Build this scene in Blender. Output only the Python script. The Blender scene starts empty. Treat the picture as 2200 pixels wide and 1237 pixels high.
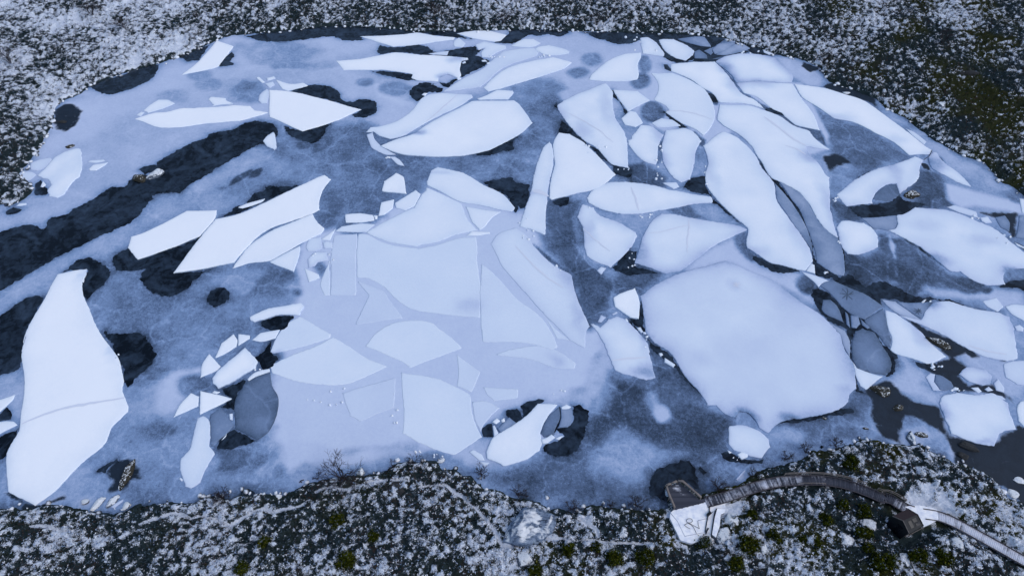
import bpy, bmesh, math, random
import numpy as np
from mathutils import Vector, Matrix
from mathutils.geometry import delaunay_2d_cdt
random.seed(7); rng = np.random.default_rng(7)
sc = bpy.context.scene
COL = sc.collection
R = math.radians
# ---------------------------------------------------------------- camera
H = 110.0; PITCH = 52.0; FPX = 1467.0
RX = R(90 - PITCH)
cd = bpy.data.cameras.new('camera'); cam = bpy.data.objects.new('camera', cd); COL.objects.link(cam)
cam.location = (0, 0, H); cam.rotation_euler = (RX, 0, 0)
cd.sensor_width = 36; cd.lens = 36 * FPX / 2200; cd.clip_end = 6000; cd.clip_start = 1
sc.camera = cam
# ---------------------------------------------------------------- sky, sun, exposure
w = bpy.data.worlds.new('World'); sc.world = w; w.use_nodes = True
nt = w.node_tree; bg = nt.nodes['Background']
sky = nt.nodes.new('ShaderNodeTexSky'); sky.sky_type = 'NISHITA'; sky.sun_disc = False
SUN_EL, SUN_AZ = 50, 110
sky.sun_elevation = R(SUN_EL); sky.sun_rotation = R(SUN_AZ); sky.altitude = 300
sky.air_density = 1.0; sky.dust_density = 1.5; sky.ozone_density = 1.0
nt.links.new(sky.outputs[0], bg.inputs[0]); bg.inputs[1].default_value = 0.15
sl = bpy.data.lights.new('sun', 'SUN'); so = bpy.data.objects.new('sun', sl); COL.objects.link(so)
sl.energy = 0.65; sl.angle = R(45); sl.color = (1.0, 0.95, 0.88)
so.rotation_euler = (R(90 - SUN_EL), 0, R(180 - SUN_AZ)); so.location = (60, 0, 80)
sc.view_settings.view_transform = 'Standard'; sc.view_settings.look = 'None'
sc.view_settings.exposure = 0.46; sc.view_settings.gamma = 1

# ---------------------------------------------------------------- pixel -> place helpers
CR = dict(A=(0,0,3.092), B=(450,0,3.092), C=(900,0,3.092), D=(1350,0,3.092), E=(1700,0,3.092), F=(0,350,3.092),
          G=(450,350,3.092), H=(900,350,3.092), I=(1350,350,3.092), J=(1700,350,3.092), K=(0,700,3.092), L=(450,650,3.092),
          M=(900,650,3.092), N=(1350,650,3.092), O=(1700,600,3.092), P=(1400,937,4.124), Q=(1750,937,4.122),
          R=(0,950,4.31), S=(450,950,4.31), T=(900,950,4.31), U=(1410,1010,7.277), Z=(0,0,1.0))
def px(s):
    """traced outline: letters switch the tile the numbers were read from"""
    out = []; o = CR['Z']
    for tk in s.split():
        if tk in CR: o = CR[tk]; continue
        a, b = tk.split(','); out.append((o[0] + float(a) / o[2], o[1] + float(b) / o[2]))
    return out
def at(x, y, z=0.0):
    cx = (x - 1100) / FPX; cy = -(y - 618.5) / FPX
    dx = cx; dy = cy * math.cos(RX) + math.sin(RX); dz = cy * math.sin(RX) - math.cos(RX)
    t = (z - H) / dz
    return (dx * t, dy * t)
def poly(s, z=0.0): return np.array([at(x, y, z) for x, y in px(s)])
def sdist(X, Y, P, closed=True):
    """signed distance to polygon P (positive inside); open polyline: plain distance"""
    n = len(P); d2 = np.full(X.shape, 1e18); ins = np.zeros(X.shape, bool)
    for i in range(n if closed else n - 1):
        ax, ay = P[i]; bx, by = P[(i + 1) % n]
        ex, ey = bx - ax, by - ay; L = ex * ex + ey * ey + 1e-12
        t = np.clip(((X - ax) * ex + (Y - ay) * ey) / L, 0, 1)
        d2 = np.minimum(d2, (X - ax - t * ex) ** 2 + (Y - ay - t * ey) ** 2)
        if closed:
            c = ((ay > Y) != (by > Y)) & (X < (bx - ax) * (Y - ay) / ((by - ay) if by != ay else 1e-12) + ax)
            ins ^= c
    d = np.sqrt(d2)
    return np.where(ins, d, -d) if closed else d
def sdist_box(X, Y, P, m, closed=True):
    x0, y0 = P.min(0) - m; x1, y1 = P.max(0) + m
    k = (X > x0) & (X < x1) & (Y > y0) & (Y < y1)
    return k, sdist(X[k], Y[k], P, closed)
def hsh(i, j, s):
    h = np.sin(i * 127.1 + j * 311.7 + s * 74.7) * 43758.5453
    return h - np.floor(h)
def vnoise(X, Y, c, s=0):
    x = X / c; y = Y / c; i = np.floor(x); j = np.floor(y); fx = x - i; fy = y - j
    fx = fx * fx * (3 - 2 * fx); fy = fy * fy * (3 - 2 * fy)
    a = hsh(i, j, s); b = hsh(i + 1, j, s); c_ = hsh(i, j + 1, s); d = hsh(i + 1, j + 1, s)
    return (a * (1 - fx) + b * fx) * (1 - fy) + (c_ * (1 - fx) + d * fx) * fy
def fbm(X, Y, c, s=0, o=4):
    r = 0; a = .5; t = 0
    for k in range(o): r = r + a * vnoise(X, Y, c, s + k); t += a; a *= .5; c *= .5
    return r / t
def worley(X, Y, c, s=0):
    x = X / c; y = Y / c; i = np.floor(x); j = np.floor(y)
    f1 = np.full(X.shape, 9.); f2 = np.full(X.shape, 9.); idv = np.zeros(X.shape)
    for di in (-1, 0, 1):
        for dj in (-1, 0, 1):
            a = i + di; b = j + dj
            d = np.hypot(a + hsh(a, b, s) - x, b + hsh(a, b, s + 9) - y)
            n = d < f1
            f2 = np.where(n, f1, np.minimum(f2, d)); idv = np.where(n, hsh(a, b, s + 5), idv); f1 = np.where(n, d, f1)
    return f1, f2, idv

# ---------------------------------------------------------------- materials
def lin(c): c = c / 255.; return c / 12.92 if c <= .04045 else ((c + .055) / 1.055) ** 2.4
SN = [lin(v) for v in (209, 221, 249)]
def alb(r, g, b, k=.86): return tuple(min(.9, lin(v) / s * k) for v, s in zip((r, g, b), SN)) + (1,)
def newmat(name, rough=.8, spec=.3):
    m = bpy.data.materials.new(name); m.use_nodes = True; b = m.node_tree.nodes['Principled BSDF']
    b.inputs['Roughness'].default_value = rough; b.inputs['Specular IOR Level'].default_value = spec
    return m, m.node_tree, b
def N(t, typ, **kw):
    n = t.nodes.new(typ)
    for k, v in kw.items():
        if k in n.inputs: n.inputs[k].default_value = v
        else: setattr(n, k, v)
    return n
def math_(t, op, a, b=None, c=None, clamp=False):
    n = t.nodes.new('ShaderNodeMath'); n.operation = op; n.use_clamp = clamp
    for i, v in enumerate((a, b, c)):
        if v is None: continue
        if isinstance(v, (int, float)): n.inputs[i].default_value = v
        else: t.links.new(v, n.inputs[i])
    return n.outputs[0]
def ramp(t, fac, stops, interp='LINEAR'):
    n = t.nodes.new('ShaderNodeValToRGB'); n.color_ramp.interpolation = interp; e = n.color_ramp.elements
    while len(e) < len(stops): e.new(.5)
    for k, (p, c) in enumerate(stops): e[k].position = p; e[k].color = c
    t.links.new(fac, n.inputs[0]); return n.outputs[0]
def noise(t, pos, scale, detail=4, dist=0, rough=.55):
    n = N(t, 'ShaderNodeTexNoise', Scale=scale, Detail=detail, Distortion=dist, Roughness=rough); t.links.new(pos, n.inputs['Vector']); return n.outputs[0]
def mixc(t, f, a, b):
    n = t.nodes.new('ShaderNodeMix'); n.data_type = 'RGBA'
    for s, v in ((n.inputs[0], f), (n.inputs[6], a), (n.inputs[7], b)):
        if isinstance(v, (int, float, tuple)): s.default_value = v
        else: t.links.new(v, s)
    return n.outputs[2]
def attr(t, name): return N(t, 'ShaderNodeAttribute', attribute_name=name).outputs['Fac']
def bump(t, b, h, s, d=.1):
    n = N(t, 'ShaderNodeBump', Strength=s, Distance=d); t.links.new(h, n.inputs['Height']); t.links.new(n.outputs[0], b.inputs['Normal'])
ICE = [(0, (20,31,50)), (.2, (47,64,94)), (.35, (76,98,140)), (.5, (110,138,190)), (.7, (162,181,227)), (.85, (186,205,242)), (1, (211,224,253))]
CLR = [(0, (22,34,50)), (.25, (58,78,112)), (.5, (100,124,170)), (.75, (150,170,214)), (1, (205,218,248))]
def ice_mat(name, stops, mott, clear=False):
    m, t, b = newmat(name, .5, .2); g = t.nodes.new('ShaderNodeNewGeometry').outputs['Position']
    tn = attr(t, 'tone')
    n1 = math_(t, 'SUBTRACT', noise(t, g, 1.6, 7, .6, .65), .5); n2 = math_(t, 'SUBTRACT', noise(t, g, .22, 5, .8), .5)
    n3 = math_(t, 'SUBTRACT', noise(t, g, 5.0, 4, 0, .7), .5)
    w1 = noise(t, g, .75, 6, 3.2, .7); n4 = math_(t, 'SUBTRACT', math_(t, 'MULTIPLY', math_(t, 'ABSOLUTE', math_(t, 'SUBTRACT', w1, .5)), 4.0), .45)
    n = math_(t, 'ADD', math_(t, 'ADD', math_(t, 'MULTIPLY', n1, 1.0), math_(t, 'MULTIPLY', n2, .55)), math_(t, 'ADD', math_(t, 'MULTIPLY', n3, .7), math_(t, 'MULTIPLY', n4, -.22)))
    sc_ = math_(t, 'MULTIPLY_ADD', math_(t, 'SUBTRACT', .78, tn, clamp=True), mott, .06)
    f = math_(t, 'ADD', tn, math_(t, 'MULTIPLY', n, sc_), clamp=True)
    # old healed cracks wandering through the sheet
    wv = t.nodes.new('ShaderNodeVectorMath'); wv.operation = 'ADD'; nn_ = N(t, 'ShaderNodeTexNoise', Scale=.12, Detail=5); t.links.new(g, nn_.inputs['Vector'])
    ws = t.nodes.new('ShaderNodeVectorMath'); ws.operation = 'SCALE'; ws.inputs['Scale'].default_value = 9; t.links.new(nn_.outputs['Color'], ws.inputs[0]); t.links.new(g, wv.inputs[0]); t.links.new(ws.outputs[0], wv.inputs[1])
    ve = N(t, 'ShaderNodeTexVoronoi', feature='DISTANCE_TO_EDGE', Scale=.075); t.links.new(wv.outputs[0], ve.inputs['Vector'])
    ln = ramp(t, ve.outputs['Distance'], [(0, (1,1,1,1)), (.012, (.5,.5,.5,1)), (.03, (0,0,0,1))])
    f = math_(t, 'ADD', f, math_(t, 'MULTIPLY', math_(t, 'MULTIPLY', ln, math_(t, 'SUBTRACT', .74, tn, clamp=True)), math_(t, 'MULTIPLY', noise(t, g, .15, 3), .42)), clamp=True)
    # specks of slush and bubbles in the thin dark ice
    v = N(t, 'ShaderNodeTexVoronoi', Scale=1.1); t.links.new(g, v.inputs['Vector'])
    sp = math_(t, 'MULTIPLY', math_(t, 'LESS_THAN', v.outputs['Distance'], .10), math_(t, 'GREATER_THAN', noise(t, g, .5, 2), .6))
    f = math_(t, 'SUBTRACT', f, math_(t, 'MULTIPLY', sp, math_(t, 'MULTIPLY', math_(t, 'SUBTRACT', .8, tn, clamp=True), .35)), clamp=True)
    c = ramp(t, f, [(p, alb(*q)) for p, q in stops]); n1b = noise(t, g, .35, 6, 1.2)
    pt = attr(t, 'peat'); pf = ramp(t, math_(t, 'ADD', pt, math_(t, 'MULTIPLY', math_(t, 'SUBTRACT', noise(t, g, .5, 8, 1.5, .7), .5), 1.3)), [(.30, (0,0,0,1)), (.85, (1,1,1,1))]); pf = math_(t, 'MULTIPLY', pf, math_(t, 'MULTIPLY', pt, 1.6, clamp=True)); c = mixc(t, pf, c, mixc(t, n1b, alb(8, 18, 32), alb(30, 44, 66))); t.links.new(c, b.inputs['Base Color'])
    r = math_(t, 'MULTIPLY_ADD', tn, .4, .4); t.links.new(r, b.inputs['Roughness'])
    bump(t, b, noise(t, g, 2.2, 6, .3), .25, .12)
    return m
M_ICE = ice_mat('snow_ice', ICE, .80); M_CLR = ice_mat('clear_ice', CLR, .30)
def water_mat(name, c1, c2):
    m, t, b = newmat(name, .15, .22); g = t.nodes.new('ShaderNodeNewGeometry').outputs['Position']
    n = noise(t, g, .18, 6, 1.5); n2 = noise(t, g, .9, 5, .8)
    c = mixc(t, ramp(t, math_(t, 'MULTIPLY_ADD', n2, .35, math_(t, 'MULTIPLY', n, .65)), [(.42, (0,0,0,1)), (.68, (1,1,1,1))]), alb(*c1), alb(*c2))
    t.links.new(c, b.inputs['Base Color']); bump(t, b, n2, .1, .05); return m
M_WAT = water_mat('dark_water', (3,9,20), (44,60,86)); M_BRN = water_mat('peaty_water', (34,36,48), (66,66,84))
def flat_mat(name, c, rough=.8, k=.15, sc_=6):
    m, t, b = newmat(name, rough); g = t.nodes.new('ShaderNodeNewGeometry').outputs['Position']
    n = noise(t, g, sc_, 5); a = alb(*c); lo = tuple(v * (1 - k * 2) for v in a[:3]) + (1,); hi = tuple(min(.9, v * (1 + k * 2)) for v in a[:3]) + (1,)
    t.links.new(mixc(t, n, lo, hi), b.inputs['Base Color']); return m
M_CRACK = flat_mat('crack_ice', (60,78,108)); M_SOFTCRACK = flat_mat('healed_crack', (186,200,236), .8, .03)
M_TWIG = flat_mat('bare_twig', (34,30,38)); M_DARK = flat_mat('dark_metal', (28,32,42), .5)
M_WOOD = flat_mat('grey_timber', (58,58,72), .8, .25, 9); M_WOODL = flat_mat('pale_timber', (98,96,104), .8, .3, 4)
M_ROOF = flat_mat('dark_roof', (15,19,28), .6, .15, 3); M_ROOF2 = flat_mat('rusty_dark_roof', (44,32,38), .7, .2, 2); M_GLASS = flat_mat('black_glass', (16,19,28), .1)

# ---------------------------------------------------------------- object helpers
def setp(o, label=None, cat=None, group=None, kind=None):
    for k, v in (('label', label), ('category', cat), ('group', group), ('kind', kind)):
        if v: o[k] = v
    return o
def link(name, me, loc=(0,0,0), mat=None, parent=None):
    o = bpy.data.objects.new(name, me); COL.objects.link(o); o.location = loc
    if mat and me: me.materials.append(mat)
    if parent: o.parent = parent
    return o
def empty(name, loc): return link(name, None, loc)
def npmesh(name, V, F, attrs={}):
    """V (n,3), F list of arrays (m,k) faces"""
    me = bpy.data.meshes.new(name); V = np.asarray(V, np.float32)
    me.vertices.add(len(V)); me.vertices.foreach_set('co', V.ravel())
    F = [np.asarray(f, np.int32) for f in F if len(f)]
    nl = sum(f.size for f in F); nf = sum(len(f) for f in F)
    me.loops.add(nl); me.loops.foreach_set('vertex_index', np.concatenate([f.ravel() for f in F]))
    me.polygons.add(nf); tot = np.concatenate([np.full(len(f), f.shape[1], np.int32) for f in F])
    me.polygons.foreach_set('loop_start', np.concatenate([[0], np.cumsum(tot)[:-1]]).astype(np.int32)); me.polygons.foreach_set('loop_total', tot)
    for k, v in attrs.items():
        v = np.asarray(v, np.float32)
        if v.ndim == 1: a = me.attributes.new(k, 'FLOAT', 'POINT'); a.data.foreach_set('value', v)
        else: a = me.attributes.new(k, 'FLOAT_COLOR', 'POINT'); a.data.foreach_set('color', v.ravel())
    me.update(calc_edges=True); me.validate(); return me
def resample(P, step, jit, rs, sharp=40):
    """round gentle corners, keep sharp ones, then break every edge up a little"""
    n = len(P); out = []
    for i in range(n):
        p0, p1, p2, p3 = P[(i-1) % n], P[i], P[(i+1) % n], P[(i+2) % n]
        def ang(a, b, c):
            u = b - a; v = c - b; return abs(math.degrees(math.atan2(u[0]*v[1]-u[1]*v[0], u[0]*v[0]+u[1]*v[1])))
        L = np.linalg.norm(p2 - p1); k = max(1, int(L / step))
        t1 = (p2 - p0) * .5 if ang(p0, p1, p2) < sharp else (p2 - p1)
        t2 = (p3 - p1) * .5 if ang(p1, p2, p3) < sharp else (p2 - p1)
        m = L / (np.linalg.norm(t1) + 1e-9); t1 = t1 * min(1, m); m = L / (np.linalg.norm(t2) + 1e-9); t2 = t2 * min(1, m)
        nrm = np.array([-(p2-p1)[1], (p2-p1)[0]]) / (L + 1e-9)
        for j in range(k):
            s = j / k; s2 = s*s; s3 = s2*s
            q = (2*s3-3*s2+1)*p1 + (s3-2*s2+s)*t1 + (-2*s3+3*s2)*p2 + (s3-s2)*t2
            q = q + nrm * jit * (rs.normal() * .5 + 1.6 * math.sin(i * 2.1 + j * .55 * step) * (min(j, k - j) > 0)) * .6
            out.append(q)
    return np.array(out)
def cdt(P, extra):
    n = len(P); vs = [Vector(p) for p in P] + [Vector(p) for p in extra]
    r = delaunay_2d_cdt(vs, [], [list(range(n))], 1, 1e-4)
    V = np.array([tuple(v) for v in r[0]]); F = [f for f in r[2] if len(f) == 3]
    return V, np.array(F, np.int32)
# ================================================================ traced outlines
LAKE_PX = ("Z -260,470 -100,452 0,436 F 80,268 150,235 195,205 205,160 140,110 105,60 A 110,1160 150,1110 230,1010 290,910 330,830 360,720 420,660 520,625 590,570 700,520 880,460 1060,415 "
  "1190,370 1290,330 1400,280 1480,245 B 150,230 400,212 700,178 850,168 1050,178 1250,188 1400,208 C 60,205 350,200 560,195 760,187 900,200 1200,205 1470,215 D 90,212 250,215 480,228 600,238 "
  "720,275 850,310 960,350 1040,370 1120,380 1200,410 1290,450 1300,490 1350,545 1500,590 E 480,620 570,655 640,715 700,750 770,780 830,835 900,885 960,930 1050,975 1120,1020 1200,1045 1290,1075 1340,1130 1400,1200 Z 2180,400 2215,430 2300,470 2460,520 2460,1300 "
  "2260,1150 2200,1085 Q 1700,570 1600,430 1500,340 1400,310 1250,265 1130,210 1080,190 940,90 860,110 720,100 560,60 420,55 350,90 230,120 170,160 80,140 0,150 P 1400,190 1280,245 1180,270 1000,320 900,380 830,430 700,470 520,520 430,560 250,400 110,440 160,640 60,680 0,700 "
  "T 2130,660 1960,650 1830,640 1700,620 1600,610 1450,680 1290,640 1200,640 1060,570 950,545 850,545 780,500 700,470 590,450 480,350 380,320 300,270 200,290 160,200 60,200 0,210 S 1880,200 1760,220 1640,280 1500,320 1400,330 1180,350 1000,390 880,420 760,480 700,520 600,520 480,500 300,510 180,560 60,540 0,530 "
  "R 2050,540 1900,540 1720,600 1600,590 1430,600 1280,590 1180,650 1050,700 860,670 760,650 560,610 400,600 330,640 180,650 60,640 0,650 Z -60,1105 -200,1110 -260,900")
LAKE = poly(LAKE_PX)
WALK_PX = "P 480,585 640,545 800,490 950,440 1120,400 1300,388 1500,388 1680,412 1830,460 1960,510 2062,560 Q 640,530 780,625 860,660 980,690 1090,700 1250,765 1500,905 1700,1015 1855,1105 Z 2280,1245 2340,1280"
DECK_Z = 1.1
WALK = poly(WALK_PX, DECK_Z)
PLATS = ["P 112,450 250,400 430,555 500,570 530,640 540,860 560,900 335,945 265,925 170,730 180,640", "Q 800,625 930,612 1085,650 1095,735 965,800 800,895 670,745 700,700"]

# open water (dark, d) and peaty shallow water (b)
HOLES = """d A 595,575 640,545 680,525 750,512 820,500 870,470 930,450 1000,435 1055,430 1060,450 1000,530 900,580 800,612 730,628 640,605
b A 360,760 400,710 430,690 490,690 545,740 525,800 500,830 450,860 360,880 340,820
d A 1190,375 1280,335 1400,295 1320,400 1240,415
d B 450,850 420,825 380,815 320,803 240,815 150,860 0,895 A 1380,915 1280,950 1160,1010 1090,1050 1035,1092 F 1080,60 1000,90 960,80 860,120 830,165 760,160 700,180 640,230 500,300 420,350 340,365 300,400 296,436 240,410 170,415 100,425 0,460 -60,480 -60,880 0,850 100,790 200,730 300,670 400,620 500,570 600,520 680,480 760,450 900,370 960,300 1015,240 990,220 1080,200 1200,200 1260,150 1360,90 1500,0 B 150,1060 250,1000 330,965 400,960 450,900
d F 920,45 960,25 1030,15 1060,45 960,80
d F 850,565 780,600 745,660 780,710 860,715 980,695 935,760 970,820 1060,870 1140,885 1230,840 1320,760 1410,705 1155,738 1340,490 1240,530 915,645
d F 420,725 480,670 530,645 600,630 680,670 730,740 700,800 610,870 575,915 550,860 550,790 580,710
d F -60,1070 30,1000 100,940 200,890 300,885 200,1080 155,1200 K 160,100 150,200 130,285 60,310 -60,335
d K 695,35 720,60 780,55 830,60 920,45 980,80 1025,180 1000,260 900,340 870,385 850,402 825,370 820,280 780,200
d K -60,770 60,710 130,675 115,720 40,860 -60,930
d K -10,600 45,540 80,570 75,620 0,632
d F 1375,900 1400,850 1460,832 1520,860 1520,910 1450,950 1395,935
d G 80,360 140,320 180,290 240,285 270,235 300,200 350,185 370,155 440,150 500,160 580,142 600,150 380,250 200,335
d B 540,610 620,575 720,565 800,575 860,620 880,660 950,675 1000,658 1070,665 1115,710 1090,760 1000,780 945,770 1010,730 800,670 640,632
d B 500,840 620,870 830,808 780,860 740,920 690,950 600,930 530,890
d B 1330,620 1350,580 1420,550 1500,560 C 80,560 160,590 150,610 60,620 20,655 B 1380,670 1340,650
d B 250,245 400,212 700,174 850,162 1050,170 1250,182 1380,200 C 60,200 280,200 350,210 250,225 350,260 240,252 100,238 B 1380,218 1290,232 1000,245 1030,265 900,270 820,245 700,255 540,275 430,278 330,270
d C 500,285 580,235 600,198 680,192 750,192 860,205 980,205 990,220 940,240 860,228 800,240 730,235 640,290 560,290
d C 1085,215 1200,210 1300,208 1475,215 1470,260 1400,290 1300,290 1240,270 1180,255 1110,225
d C 0,300 40,308 110,345 200,335 270,320 370,310 390,330 430,325 370,370 430,390 480,400 440,440 330,490 285,515 270,460 290,400 320,390 60,365 0,365
d C 130,545 180,555 240,520 270,525 200,580 160,575
d B 1120,340 1130,300 1220,315 1400,300 1480,330 1500,350 1430,365 1240,350 1130,362
d B 1080,475 1230,478 1310,490 1360,500 1390,535 1300,530 1200,510 1110,490
d C 370,1025 520,965 660,905 620,960 635,990 550,1010 440,1035
d C 940,810 960,800 1030,870 1120,960 1100,955 990,890 920,890
d C 1120,960 1180,985 1290,1100 1260,1085 1180,1030
d H 435,130 520,115 600,100 650,130 730,150 735,200 700,300 660,290 640,330 600,250 560,205 460,155
d H 885,262 930,240 1000,225 990,270 940,288
d C 1290,1095 1410,1130 1418,1160 1380,1178 1330,1165 1300,1150
d C 1280,595 1300,610 1345,700 1385,745 1375,770 1345,690 1300,650
d C 895,700 915,685 925,720 905,715
d I 410,110 440,100 500,100 520,160 560,230 610,280 560,268 545,215 430,190 360,165
d H 1275,700 1400,570 1445,590 1430,660 1410,690 1530,715 1440,742 1360,735
d I 0,700 130,708 200,735 60,738 0,745
d D 415,1200 450,1180 500,1170 500,1237 400,1237
d I 870,0 890,0 945,90 990,125 1080,230 1150,330 1200,450 1245,660 1300,690 1380,740 1400,765 1310,765 1240,735 1225,650 1220,560 1190,470 1130,350 1060,260 960,120
d I 1395,500 1420,540 1440,640 1440,750 1425,745 1430,620 1390,520
d I 830,620 870,635 920,650 1130,712 1140,725 1000,732 920,702 860,670
d I 560,240 620,285 740,400 700,370 590,275
d H 1400,1035 1450,1045 1475,920 1495,960 1495,1110 1440,1085
d N 0,110 60,180 100,120 110,180 140,250 300,370 370,480 475,600 420,560 290,420 150,300 120,210 40,165
d O 140,90 180,55 260,95 400,235 500,270 560,350 600,430 640,460 700,500 700,560 680,620 630,645 665,590 650,510 600,430 550,350 470,330 410,360 395,420 395,540 450,730 500,760 440,740 400,560 380,440 375,330 300,300 240,265 180,210
d I 1340,770 1440,755 1490,765 1546,830 1546,860 1400,810
d J 250,770 380,745 500,830 560,800 620,790 720,840 800,880 950,900 900,922 800,935 700,915 590,900 600,945 480,880 300,790
d J 900,880 960,910 1060,915 1200,965 1380,1000 1300,990 1100,950 1000,915
b D 1290,1090 1300,1040 1370,1010 1480,1080 1400,1100 1340,1150
d D 0,212 250,215 480,228 600,238 640,270 560,320 430,400 300,415 235,378 180,280 75,250 0,262
d D 440,345 560,325 810,340 740,365 560,412 430,405
d D 740,275 850,308 900,330 960,352 890,366 810,345
d D 260,430 228,430 240,460 270,472 300,480
d D 235,745 270,735 350,820 400,850 345,855 290,800
d D 900,725 950,720 1030,745 1030,768 930,745
d D 530,620 570,625 600,685 560,680
d D 440,1180 520,1170 515,1237 400,1237
b E 190,575 290,545 500,618 570,655 580,720 470,665 350,625 240,590
b D 1130,440 1160,410 1290,450 1280,472 1200,480
b E 850,1080 900,1090 930,1140 880,1120
d J 370,295 540,275 640,265 720,210 740,250 880,275 830,300 740,345 620,358 460,367
d J 440,100 520,60 530,70 450,112
b J 1230,320 1330,340 1500,330 1515,400 1490,520 1546,560 1620,590 1620,620 1480,540 1440,460 1400,430 1350,370
b J 540,430 620,455 760,505 860,560 980,660 1060,720 1000,690 820,540 700,500
d J 1420,800 1460,780 1546,775 1650,775 1650,850 1546,850 1500,830 1380,825
b O 760,240 900,350 1060,400 1150,450 1300,520 1430,545 1300,540 1200,520 1160,480 1100,520 1180,600 1110,640 1180,690 1330,700 1440,760 1490,800 1480,830 1340,755 1100,750 1080,720 1000,640 930,600 900,560 1030,515 900,390
d O 820,545 900,565 950,610 900,605 840,575
b O 480,740 560,700 620,650 700,700 760,760 830,800 960,830 1010,940 1060,1030 1200,1080 1345,1110 1400,1020 1490,995 1480,930 1546,985 1620,1010 1700,1020 1700,1500 1546,1500 1500,1440 1400,1380 1250,1330 1120,1260 1030,1100 1000,1040 900,960 760,920 720,1010 740,1110 600,1060 560,1000 530,880 520,800
d O 330,860 400,850 420,880 200,920 0,960 -150,940 100,910
d M 1010,680 1070,675 1125,720 1115,830 1090,900 1030,1000 880,1020 820,960 900,920 960,885 910,840 1000,830 1020,760
d M 905,720 935,690 945,760 920,830 900,880 895,830
d M 420,850 440,820 480,805 490,890 430,890
d M 575,720 650,700 680,730 690,790 650,810 600,760
d M 680,690 760,650 830,650 770,700 690,780
d N 615,1000 650,985 700,1000 750,1040 900,1040 885,1070 740,1065 640,1040
d P 20,330 40,310 140,250 200,225 290,215 380,260 400,350 440,490 250,400 110,440 130,560 0,540 -10,480
d P 410,290 430,265 490,320 460,340
d L 310,370 360,320 410,255 405,330 460,370 420,420 350,450 330,400
d L 340,130 440,95 555,92 500,170 430,185 350,160
d L 75,575 250,512 185,620 165,720 130,700 70,700 150,635
d L 45,975 90,890 165,845 250,880 320,915 200,950 60,980
b K 700,1110 730,1030 710,960 740,925 780,905 870,890 900,920 945,930 945,1030 880,1030 840,1100 800,1105 740,1115
d K 630,970 680,930 780,880 790,905 720,940 700,975
b K 10,1110 60,1100 240,1197 430,1120 450,1150 300,1190 190,1225 130,1225 150,1180
d S 290,450 340,425 420,460 420,500 340,515 290,505
d F 230,165 240,140 270,120 320,190 300,215 235,210
d F 40,325 90,295 145,312 110,335 50,345
d B 60,440 100,390 150,350 165,375 130,410 160,430 90,445""".strip().split('\n')

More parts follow.
